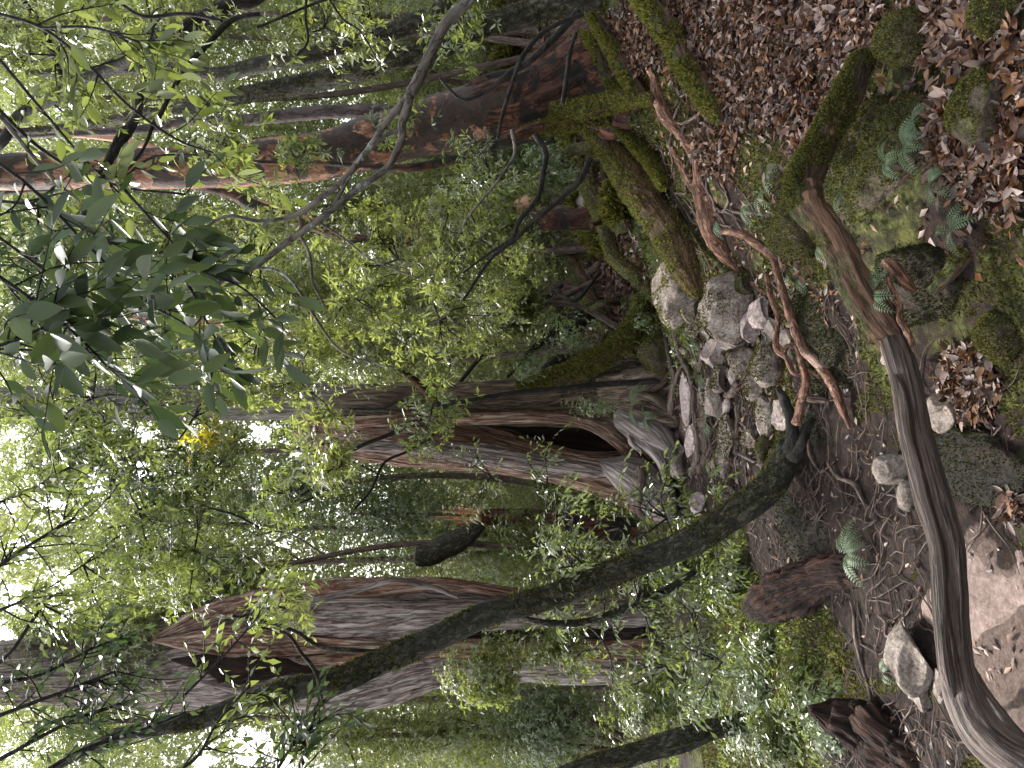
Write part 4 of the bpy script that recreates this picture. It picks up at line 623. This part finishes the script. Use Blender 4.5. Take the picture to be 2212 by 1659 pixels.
# far wood reading as one mass
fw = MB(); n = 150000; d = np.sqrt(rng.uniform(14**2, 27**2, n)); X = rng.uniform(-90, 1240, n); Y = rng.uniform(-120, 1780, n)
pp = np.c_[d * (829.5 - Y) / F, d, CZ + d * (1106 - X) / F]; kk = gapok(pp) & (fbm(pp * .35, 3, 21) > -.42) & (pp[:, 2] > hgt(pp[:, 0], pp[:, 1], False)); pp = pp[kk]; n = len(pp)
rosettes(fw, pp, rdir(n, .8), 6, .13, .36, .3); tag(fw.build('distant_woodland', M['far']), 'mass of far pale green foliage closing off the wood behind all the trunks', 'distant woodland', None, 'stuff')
TR = [(1060,470,7.6,70,80,'bright','low bright scrub behind the long curved branch'),(1090,660,8.6,60,70,'bright','low bright scrub around the twisted branches'),(980,520,7,110,80,'bright','fine leaved sapling before the foot of the S shaped trunk'),(640,640,6.4,130,90,'bright','fine leaved sapling above the salmon limb'),
 (700,600,7.2,150,110,'bright','bright bushy sapling in the middle, before the salmon limb'),(900,640,7,140,90,'bright','bright sapling between the S shaped trunk and the central cedar'),(1060,560,7.6,110,100,'bright','low sapling above the dark fallen branches'),(800,760,7.4,120,50,'bright','slim sapling brushing the right edge of the central cedar'),(130,1000,9,130,140,'mid','thin crown above the patches of sky'),(80,1400,9,120,150,'mid','crown between the brightest sky and the top left corner'),(280,1380,9,130,130,'bright','crown hanging before the top of the left cedar'),(480,1250,9.5,130,90,'bright','crown right of the top of the left cedar'),
 (-20,60,11,200,150,'mid','shrubby evergreen filling the top right corner behind the smooth slanting trunk'),(150,210,12,190,150,'bright','leafy tree behind the tops of the mossy and mottled trunks'),(330,70,11.5,180,140,'bright','yellow green tree right of the crossing dark branches'),
 (520,60,12,180,130,'bright','light leaved tree between smooth and bowed grey trunks'),(700,30,11,150,120,'bright','leafy shrub behind the bowed grey mossy trunk'),(880,130,12.5,150,120,'mid','green sapling between the mossy trunk and the mottled tree'),(620,300,12,170,90,'bright','narrow leafy tree right of the mottled trunk'),
 (330,480,11.5,200,150,'mid','tall leafy tree left of the mottled trunk'),(560,560,10.8,190,140,'bright','bright leaved tree above the salmon barked limb'),(100,560,12,190,150,'mid','dark canopy tree behind the large foreground leaves'),(760,450,10.8,150,110,'bright','bright tree surrounding the S shaped red trunk'),
 (820,680,10.2,190,130,'bright','bright green tree immediately right of the central cedar'),(620,720,10.6,170,130,'bright','tree whose foliage frames the grey cedar top on the right'),(1020,600,11.2,150,140,'bright','low leafy tree over the twisted dark branches'),(1000,400,11.5,150,110,'mid','shrub behind the fork of the bent red trunk'),
 (1100,520,12,100,120,'silver','pale leaved shrub behind the distant straight log'),(380,760,11.5,180,110,'mid','leafy tree behind the grey cedar top'),(620,1060,12.5,170,120,'silver','silvery green tree just left of the central cedar'),(840,1110,12,150,110,'silver','dense silvery shrub behind the snapped tree'),
 (1060,1190,12.5,150,110,'bright','bright shrub between the snapped tree and the left cedar'),(430,1130,13,170,130,'bright','yellow green tree below the largest patch of sky'),(270,1230,13,150,140,'mid','high crown between the two patches of sky on the left'),(150,1560,12,180,130,'mid','dark green crown in the top left corner'),
 (330,1500,12.5,150,120,'bright','light crown behind the top of the left cedar'),(760,1590,11,190,110,'bright','bright leafy tree left of the huge left cedar'),(980,1580,11,170,100,'bright','leafy tree low on the left edge beyond the cedar'),(1180,1560,10.5,130,110,'silver','pale leaved shrub at the left edge behind the leaning mossy trunk'),
 (1230,1080,12,110,90,'bright','small bright shrub behind the foot of the central cedar'),(40,740,12.5,120,110,'mid','canopy tree above the grey cedar top'),(1120,300,12,90,90,'silver','glossy shrub behind the foot of the mottled tree')]
for i, (X, Y, d, rx, ry, lf, lb) in enumerate(TR): crown('leafy_tree', lb, X, Y, d, rx, ry, lf, (.054 if lf != 'silver' else .05) * (1 if d > 8 else .8), 19000 if d > 8 else 11000, wr=.3 if lf != 'silver' else .4, m=7, basehw=8 if d > 8 else 3.5, trunk=d > 8)
# unseen canopy crowns put in overhead to keep the foreground in shade
for x, y, z, r, lb in [(-2.4,2.6,6.6,2.2,'unseen high canopy crown over the leaning mossy trunk'),(2.2,2.6,6.2,2.3,'unseen high canopy crown over the mottled tree'),(0,1.2,6.6,2.4,'unseen canopy crown straight overhead')]:
    o = thing('shade_canopy', lb, 'tree', (x, y, z), 'unseen canopy overhead'); cc = np.array((x, y, z)) + rdir(170) * rng.random((170, 1))**.4 * (r, r, .9); tips = np.repeat(cc, 9, 0) + rdir(len(cc) * 9) * .3
    mb = MB(); rosettes(mb, tips, rdir(len(tips), 1), 7, .11, .42); mb.build('foliage', M['mid'], o); lb_ = MB()
    for q in cc[:14]: tube(lb_, [(x, y, z - .3), (np.array((x, y, z)) + q) / 2, q], [.03, .02, .005], 6, 10)
    lb_.build('limbs', M['dark'], o)
# near boughs with large leaves
NB = [([[(-80,300,5,1.5),(60,400,4,1.5),(180,520,3.5,1.5),(300,640,3,1.5),(400,700,2.5,1.45)],[(-60,560,5,1.35),(60,640,4,1.35),(160,720,3,1.35),(240,800,2.5,1.35)],[(-60,760,4,1.3),(20,740,4,1.3),(110,700,3,1.3)]],'near',.068,5,14,.2,'dark glossy bough with the biggest leaves hanging nearest the camera at the top'),
 ([[(260,400,4,1.75),(350,500,3,1.75),(430,580,3,1.75),(520,620,2.5,1.75),(610,700,2,1.75)],[(350,480,3,1.8),(420,640,2.5,1.8),(470,740,2,1.8)]],'near',.072,5,11,.15,'dark bough whose last big leaves reach down past the orange branches'),
 ([[(-40,20,4,2.5),(90,60,4,2.5),(190,140,3.5,2.5),(280,230,3,2.5),(380,300,2.5,2.5),(460,330,2,2.5)],[(90,60,3,2.4),(200,60,3,2.4),(300,90,2,2.4)],[(0,130,4,2.3),(110,260,3,2.3),(170,330,3,2.3),(260,420,2,2.3)]],'mid',.075,6,10,.2,'leafy bough in the top right corner with broad green leaves'),
 ([[(-60,180,5,2.8),(100,330,4,2.8),(250,400,3,2.8),(400,420,2.5,2.8)],[(250,400,3,2.8),(330,340,2.5,2.8),(440,335,2,2.8)]],'mid',.065,5,6,.14,'bough of drooping leaves in front of the mottled trunk top'),
 ([[(-40,430,4,2.2),(100,450,4,2.2),(200,500,3,2.2),(280,560,2,2.2)],[(-20,500,4,2.0),(120,600,3,2.0),(220,660,2.5,2.0),(330,760,2,2.0)]],'near',.068,5,12,.22,'dark bough sprinkled with sky glints behind the biggest leaves')]
for st, lf, ln, m, tw, tl, lb in NB: bough('leafy_bough', lb, st, lf, ln, m, tw, tl * 1.35, wr=.4, group='boughs hanging over the camera')
# grey bare branch system crossing the middle
BR = thing('overhanging_branch', 'long pale forked branch coming in from the right edge and crossing the mottled trunk', 'branch', P(1030, -20, 2.6), None)
def br(q, part='branch', mat='grey'): p, r = pix(q, 2.6); mb = MB(); tube(mb, p, r, 14, None, .12, step=.02); mb.build(part, M[mat], BR)
br([(1040,-40,13),(1010,5,12),(963,50,11.5),(930,117,12),(903,173,12),(886,205,12)], 'main_branch')
br([(890,200,10),(868,225,8),(836,262,7.5),(803,312,7),(753,377,6.5),(686,433,6.5),(643,463,6),(600,474,4.5),(553,477,4),(490,467,3.5),(430,500,2.5),(330,560,1.5)])
br([(886,203,10),(878,240,10),(868,270,9),(868,300,8.5),(855,330,8),(836,363,7.5),(770,410,7.5),(686,477,7.5),(620,523,7),(580,555,6.5),(545,580,5.5),(500,598,5),(440,622,4),(383,640,3),(340,640,2)])
br([(868,278,5),(835,292,4.5),(810,312,4.5),(770,350,4.5),(740,410,4),(700,470,4),(640,510,3),(600,530,3)])
br([(645,463,4),(650,485,4),(650,510,3.5),(665,540,3.5),(672,570,3),(676,610,2.5),(700,660,2)]); br([(545,578,3.5),(600,585,3),(640,620,3),(690,700,3),(740,760,2.5),(830,790,2)]); br([(686,478,3),(750,520,2.5),(800,560,2),(900,600,1.5)])
br([(500,598,3),(470,620,2.5),(440,680,2.5),(380,740,2),(300,800,1.5)])
for q, dd, lb in [([(1260,30,5),(1180,65,5),(1130,120,5),(1110,170,4.5),(1085,250,4),(1075,300,3.5)],3.6,'dark bent branch in front of the dark foot of the mottled tree'),([(1250,22,8),(1225,52,8),(1190,90,8),(1140,135,7),(1106,155,7),(1060,190,5),(1000,215,4),(950,170,3)],3.8,'brown branch climbing over the mossy trunk foot'),
  ([(1215,225,5),(1225,160,5),(1232,110,5),(1245,70,4)],3.9,'short brown branch stub crossing the buttress roots'),([(1155,290,7),(1178,330,7),(1172,380,6),(1160,430,5.5),(1120,480,5),(1106,515,4.5),(1060,545,3),(1000,590,2)],3.8,'arched dark branch below the mottled trunk'),
  ([(1275,340,7),(1255,385,6.5),(1210,430,6),(1150,480,5.5),(1110,520,5),(1060,560,4),(1000,650,3)],4.2,'long curved branch sloping up from the fallen log'),([(1106,280,5),(1112,330,4),(1090,370,3),(1060,410,3),(1010,470,2.5),(990,510,2)],3.9,'wiry pale branch dangling by the mottled trunk'),
  ([(560,30,5),(500,45,6),(445,100,6),(415,130,5.5),(375,190,5),(345,250,5),(330,270,4.5),(310,320,3),(250,400,2.5)],3.4,'black angular branch crossing in front of the smooth slanting trunk'),([(480,45,4),(400,30,4),(310,35,4),(250,0,3.5),(200,-30,3)],3.4,'black twig running off the upper right edge'),([(555,60,3),(700,0,3),(780,-20,3)],3.2,'twig hanging from the right edge'),
  ([(640,120,2),(665,90,2.5),(660,40,3),(662,-10,3)],3.2,'thin forked twig in front of the bowed grey trunk'),([(700,-20,2.5),(740,40,2.5),(780,70,2),(820,140,1.5)],3.2,'very thin twig beside the bowed grey trunk'),
  ([(0,250,5),(40,300,5),(90,360,4.5),(140,410,4),(180,440,3.5),(250,520,2.5)],2.2,'pale speckled branch in the top right leaves'),([(280,1020,2.5),(330,1085,4),(380,1100,4),(420,1095,4),(500,1110,3),(560,1140,2.5)],5.2,'dark wavy branch below the sky patch'),([(150,1280,3),(110,1290,3),(70,1340,4),(30,1400,4),(-10,1440,4)],3.6,'black twig crossing the brightest sky')]:
    limb('bare_branch', lb, 'branch', q, 'grey' if 'pale' in lb else 'dark', dd, ns=9, rough=.15, group='bare branches in front of the wood')
# mid distance sprays
def fan(X, Y, d, n, L, ang0=None, spread=2.6, hw=2):
    out = []
    for i in range(n):
        a = (ang0 if ang0 is not None else rng.uniform(0, 6.28)) + rng.uniform(-spread, spread) / 2; l = L * rng.uniform(.6, 1.15); q = [(X + math.cos(a) * l * t + rng.normal() * l * .05 * (t > 0), Y + math.sin(a) * l * t + rng.normal() * l * .05 * (t > 0), hw * (1.1 - t * .8), d + rng.normal() * .12 * (t > 0)) for t in (0, .35, .7, 1)]; out.append(q)
    return out
SP = [(120,120,3.6,6,160,'mid',.06,'spray behind the top right corner bough'),(330,60,3.8,6,160,'bright',.06,'bright spray right of the angular black branch'),(800,40,4,4,90,'bright',.055,'sprig above the pale forked branch'),(980,430,5.8,5,90,'bright',.06,'spray beside the lower mottled trunk'),(90,600,3,6,170,'near',.06,'dark spray behind the biggest leaves'),(330,600,3.4,6,160,'mid',.06,'spray under the biggest leaves'),(120,900,3.6,7,170,'mid',.055,'spray above the first sky patch'),(300,1100,4.4,7,150,'mid',.06,'spray between two sky patches'),(180,1220,4.4,6,150,'mid',.06,'spray over the brightest sky'),
 (560,560,4.8,6,150,'bright',.075,'rosette leaved spray above the middle of the pale forked branch'),(760,640,5,7,150,'bright',.075,'bright rosette spray right of the cedar trunk'),(950,690,5.4,6,140,'bright',.07,'drooping bright spray above the twisted branches'),(660,820,5,5,110,'bright',.075,'bright spray overlapping the grey cedar trunk'),
 (860,560,5.2,6,140,'bright',.07,'spray of lance shaped leaves left of the S shaped trunk'),(1040,520,5.6,5,120,'bright',.06,'loose small leaved spray below the S shaped trunk'),(560,720,4.6,6,130,'bright',.075,'spray just below the foreground leaves'),(690,960,4.9,3,60,'bright',.08,'star shaped leaf rosettes in front of the cedar break'),(740,1000,4.7,2,40,'bright',.08,'single star rosette on the cedar left edge'),(930,900,4.6,4,60,'gloss',.06,'small bright shoot in front of the red bark'),
 (640,1080,5.2,4,90,'mid',.06,'thin sprigs on the tips of the cedar vine'),(420,1190,4,6,130,'mid',.06,'dark spray below the middle sky patch'),(280,960,4,8,150,'near',.055,'dark spray with sky glints left of the foreground leaves'),(420,900,4.2,6,120,'mid',.055,'dark spray in front of the cedar top'),(440,1040,4.2,6,120,'mid',.06,'spray between cedar top and sky patch'),
 (200,860,4,6,150,'mid',.05,'spray behind the lowest big foreground leaf'),(600,1310,4.2,3,50,'bright',.07,'bright little shoot on the top of the left cedar'),(640,345,4.6,2,45,'gloss',.06,'thin sprig in front of the mottled trunk'),(1000,60,4.2,4,80,'gloss',.06,'small sprig hanging on the dark mossy trunk'),(700,60,4.6,5,120,'bright',.06,'spray in front of the bowed grey trunk'),
 (850,235,4.4,2,45,'gloss',.06,'dangling sprig between mottled and plum trunks'),(480,300,3.6,3,70,'mid',.08,'shoot of narrow leaves before the mossy trunk top'),(1060,385,4.6,5,90,'gloss',.05,'pale spray left of the mottled trunk foot')]
for X, Y, d, n, L, lf, ln, lb in SP: ln *= .86; bough('leafy_spray', lb, fan(X, Y, d, n, L), lf, ln, 7, 8, .22, wr=.26, style='ros', hi=False, droop=.2, group='leafy sprays in the middle distance', sub=3)
bough('yellow_sprig', 'small bright yellow sprig beside the cedar top', fan(445, 955, 4.4, 4, 35), 'yellow', .05, 5, 5, .1, style='ros', hi=False)
# upper left dark leaves
UL = [([[(60,1690,6,3.2),(180,1620,5,3.2),(300,1580,4,3.2),(400,1540,3,3.2)],[(-40,1560,5,3.2),(120,1500,4,3.2),(250,1450,3,3.2)],[(0,1640,5,3.2),(150,1560,4,3.2),(260,1520,3,3.2)],[(-40,1480,5,3.3),(80,1460,4,3.3),(200,1400,3,3.3)]],'near','dark leafy bough filling the top left corner'),
 ([[(560,1720,5,3),(600,1660,4,3),(640,1600,3.5,3),(690,1560,3,3)],[(640,1690,4,3),(660,1620,3,3),(640,1560,3,3)]],'near','dark leaf cluster against the sky at the left edge'),
 ([[(330,1690,5,3),(420,1640,4,3),(470,1560,3,3),(540,1480,3,3)],[(400,1500,3,3.2),(480,1420,2.5,3.2),(560,1330,2,3.2)]],'mid','thin leafy shoots across the dark recess of the left cedar'),
 ([[(-40,1250,5,3.2),(60,1180,4,3.2),(160,1120,3,3.2)],[(-40,1100,4,3.2),(60,1060,3,3.2),(150,1010,3,3.2)],[(-30,1330,4,3.2),(60,1300,3,3.2),(140,1330,2,3.2)]],'mid','open spray silhouetted against the brightest sky')]
for st, lf, lb in UL: bough('leafy_bough', lb, st, lf, .055, 8, 16, .26, wr=.4, style='alt', hi=False, group='boughs hanging over the camera')
# glossy shrub on the left in front of the leaning trunk, and undergrowth
GS = [(1560,1110,4.3,7,130,2.6,'glossy evergreen shoot at the foot of the leaning mossy trunk'),(1440,1120,4.2,7,120,2.9,'shiny leaved shoot between cedar root flare and leaning trunk'),(1340,1140,4.3,6,110,2.8,'shiny leaved twig in front of the snag foot'),(1240,1120,4.4,6,110,2.8,'glossy twig in front of the snag'),(1180,1060,5.4,6,110,2.8,'leafy shoot on the left edge of the reddish cedar trunk'),(1260,1220,4.0,6,110,2.9,'glossy shoot draped over the middle of the leaning trunk'),(1380,1300,4.2,7,120,2.9,'glossy shoot left of the leaning trunk'),(1300,1380,4.3,6,120,3.0,'shoot hanging over the bark of the left cedar'),(1500,1350,4.2,6,120,2.8,'shoot above the rotten red log'),(1440,1440,4.4,6,120,2.9,'leafy shoot low on the left cedar'),(1060,1030,6.2,5,90,2.8,'small leaved vine shoot on the cedar side'),(1560,1430,4.0,5,100,2.8,'spreading shoot over the left bank')]
for X, Y, d, n, L, a0, lb in GS: bough('glossy_shrub', lb, fan(X, Y, d, n, L, a0, 4.2), 'gloss', .048, 8, 7, .2, wr=.3, style='alt', hi=False, droop=.55, curl=1., group='glossy shrub shoots on the left', cat='shrub')
for X, Y, d, rx, ry, lf, n, ln, lb in [(1740,1480,4.0,55,110,'mid',3200,.035,'dense small leaved bush left of the rotten red log'),(1660,1370,4.6,50,90,'gloss',2200,.04,'small bush above the rotten red log'),(1850,1400,3.6,35,90,'moss',1600,.03,'low mossy herbs above the angular granite block'),(1800,1560,3.7,60,80,'silver',2500,.035,'pale herbs in front of the jagged stump'),(1580,1240,5.0,50,90,'gloss',2200,.045,'leafy bush beneath the leaning mossy trunk'),(1480,1240,6,60,70,'mid',2000,.05,'bush behind the leaning mossy trunk'),(1650,1500,4.9,110,150,'silver',5000,.04,'low pale undergrowth bush behind the rotten stump'),(1760,1390,4.4,50,110,'gloss',1800,.035,'small undergrowth plants on the left bank'),(1560,1500,6,90,110,'silver',4000,.045,'pale bush beside the second leaning trunk'),(1420,1520,7,110,120,'mid',4500,.055,'bush behind the second leaning trunk'),(1040,1450,7.4,90,90,'bright',3500,.06,'leafy bush in front of the lower left cedar'),(1200,1400,7.2,90,80,'bright',2500,.055,'leaves scattered over the face of the left cedar'),(1700,1600,4.2,90,70,'mid',2500,.04,'leafy bush at the lower left edge'),
  (1180,370,7.4,60,60,'silver',2500,.045,'silvery bush left of the mottled tree foot'),(1220,720,7.8,80,50,'silver',1800,.035,'silvery plant growing on the arching mossy buttress'),(1130,790,7.6,50,40,'silver',900,.035,'small pale plant on the right side of the central cedar'),(1280,880,6.9,60,30,'silver',700,.035,'tiny pale plant growing on the mossy cedar base'),(1130,1150,8.6,70,60,'mid',2200,.05,'dark leaf mass hiding the middle of the snapped tree'),(1330,1080,10,60,50,'bright',1600,.06,'bright plants behind the cedar root flare'),(1380,690,7.2,30,60,'gloss',800,.035,'little plants along the mossy buttress foot'),(1480,720,5.8,20,60,'gloss',500,.035,'seedlings at the start of the thin roots')]:
    crown('undergrowth_bush', lb, X, Y, d, rx, ry, lf, ln, n, 'bush', trunk=False, m=5, wr=.38, csize=.10, gaps=False, group='undergrowth bushes', depth=.6)
# ------------------------------------------------------------ ferns and small plants
def fern(X, Y, d, nf, L, label, lean=0., up=.55, mat='fern', group='small ferns', a0=None, sp=6.28):
    d = d or hit(X, Y); c = P(X, Y, d); c[1] -= .02; o = thing('fern', label, 'fern', c, group)
    L *= 1.25; nf += 1
    for f in range(nf):
        a = (rng.uniform(0, 6.28) if a0 is None else a0) + f * sp / nf + rng.normal() * .2; l = L * rng.uniform(.7, 1.1); hd = np.array((math.cos(a), -abs(math.sin(a)) * .8 if rng.random() < .6 else math.sin(a), 0)); t = np.linspace(0, 1, 15)
        C = c + hd * (l * t)[:, None] * .85 + np.array((0, 0, 1)) * (l * (up * t - (up + .25) * t**2))[:, None]; T = unit(np.gradient(C, axis=0)); S = unit(np.cross(T, (0, -.3, 1))); mb = MB()
        tube(mb, C, np.linspace(.0018, .0006, 15) * (L / .12), 5, 15, 0); w = l * .17 * np.sin(np.pi * np.clip(t * .9 + .08, 0, 1))**.7
        for s in (-1, 1): leafmesh(mb, C[1:], S[1:] * s + T[1:] * .35, np.cross(S, T)[1:] * (1 if 1 else 0), np.maximum(w[1:], .003), .27, .15, .3)
        mb.build('frond', M[mat], o, False)
    return o
FN = [(1826,1193,3.35,9,.15,'prominent silvery green rosette fern on the soil bank under the leaning trunk'),(1972,16,2.4,3,.12,'fern at the right edge on the mossy boulder among litter'),(2045,84,2.3,4,.13,'fern with feathered fronds above the near right boulder'),(2040,178,2.3,2,.13,'single frond fern below the feathered fern'),(1965,266,2.42,3,.09,'short fern on the upper part of the huge mossy boulder'),(1945,320,2.4,5,.11,'fern in the middle of the huge mossy boulder'),(1905,353,2.4,4,.09,'fern low on the left part of the huge mossy boulder'),(2022,374,2.35,3,.10,'fern on the lower edge of the huge mossy boulder'),(2069,363,2.3,4,.10,'fern nearest the bottom on the huge mossy boulder'),(1999,400,2.35,3,.08,'small fern hanging over the shaded rock face'),(1806,467,2.6,3,.09,'fern clinging to the worn root elbow'),(1762,533,2.75,3,.10,'fern between rounded boulder and elbow'),(1880,640,2.45,3,.10,'bright fern hanging from the mossy middle length of the root'),(2045,500,2.35,4,.11,'dark fern in the hollow beneath the fern boulder'),
 (1580,213,None,4,.13,'fern beside the wide mossy root sheet'),(1640,417,None,5,.16,'fern cluster left of the litter slope'),(1606,440,None,4,.15,'second fern below the long red root'),(1655,370,None,4,.15,'fern in the litter above the elbow'),(1600,110,None,3,.12,'tiny fern high in the litter'),(1700,575,None,3,.14,'fern next to the orange root'),(1720,600,None,3,.14,'fern curling over the orange root'),(1545,470,None,3,.15,'fern hanging from the long red root'),
 (1366,873,7.2,5,.28,'bright fern on the mossy base of the central cedar'),(1395,895,7.1,4,.25,'lower fern on the base of the central cedar'),(1497,676,None,4,.2,'fern at the right end of the thin roots'),(1503,730,None,5,.22,'leafy fern above the pale stones'),(1513,806,None,3,.2,'fern with one long frond across the step'),(1525,910,None,4,.2,'fern on the upper left step'),(1545,1000,None,5,.2,'round leaved fern by the leaning trunk base'),(1605,860,None,4,.18,'fern in the middle of the stones'),(1900,1450,None,3,.12,'bright fern above the large angular granite block'),(1450,500,None,4,.2,'fern under the shadow of the fallen log'),(2140,880,2.3,0,.1,'')]
for X, Y, d, nf, L, lb in FN:
    if nf: fern(X, Y, d, nf, L, lb)
# individually visible large dead leaves
DL = None
def deadleaf(p, ln, wr, cu): 
    mb = MB(); leafmesh(mb, p[None], rdir(1) * (1, 1, .3), rdir(1, 1.2), np.array([ln]), wr, .3, cu, True); return tag(mb.build('dead_leaf', M['litter'], origin=p), 'large curled brown dead leaf lying loose on the litter', 'leaf', 'large dead leaves')
pp = litter_pts(6000, LIT); X, Y, D = proj(pp); pp = pp[(D < 3.4) & (X < 2205) & (Y > 5)][:170]
for p in pp: deadleaf(p + (0, 0, .03), rng.uniform(.05, .08), rng.uniform(.38, .5), rng.uniform(-.8, .8))
for X, Y in [(1800,95),(1850,110),(1950,195),(2080,120),(2160,330),(2000,780),(2040,800)]:
    d = hit(X, Y) - .06; mb = MB(); leafmesh(mb, P(X, Y, d)[None], np.array([[rng.normal() * .4, -.4, -1.]]), np.array([[.1, -1, .6]]), np.array([.15]), .32, .3, .5, True)
    mb.build('dead_leaf', M['root'], origin=P(X, Y, d)); tag(bpy.context.scene.objects[-1] if 0 else [o for o in col.objects if o.name.startswith('dead_leaf')][-1], 'broad strip of fallen bark like leaf lying on the litter', 'leaf', 'broad fallen leaves')
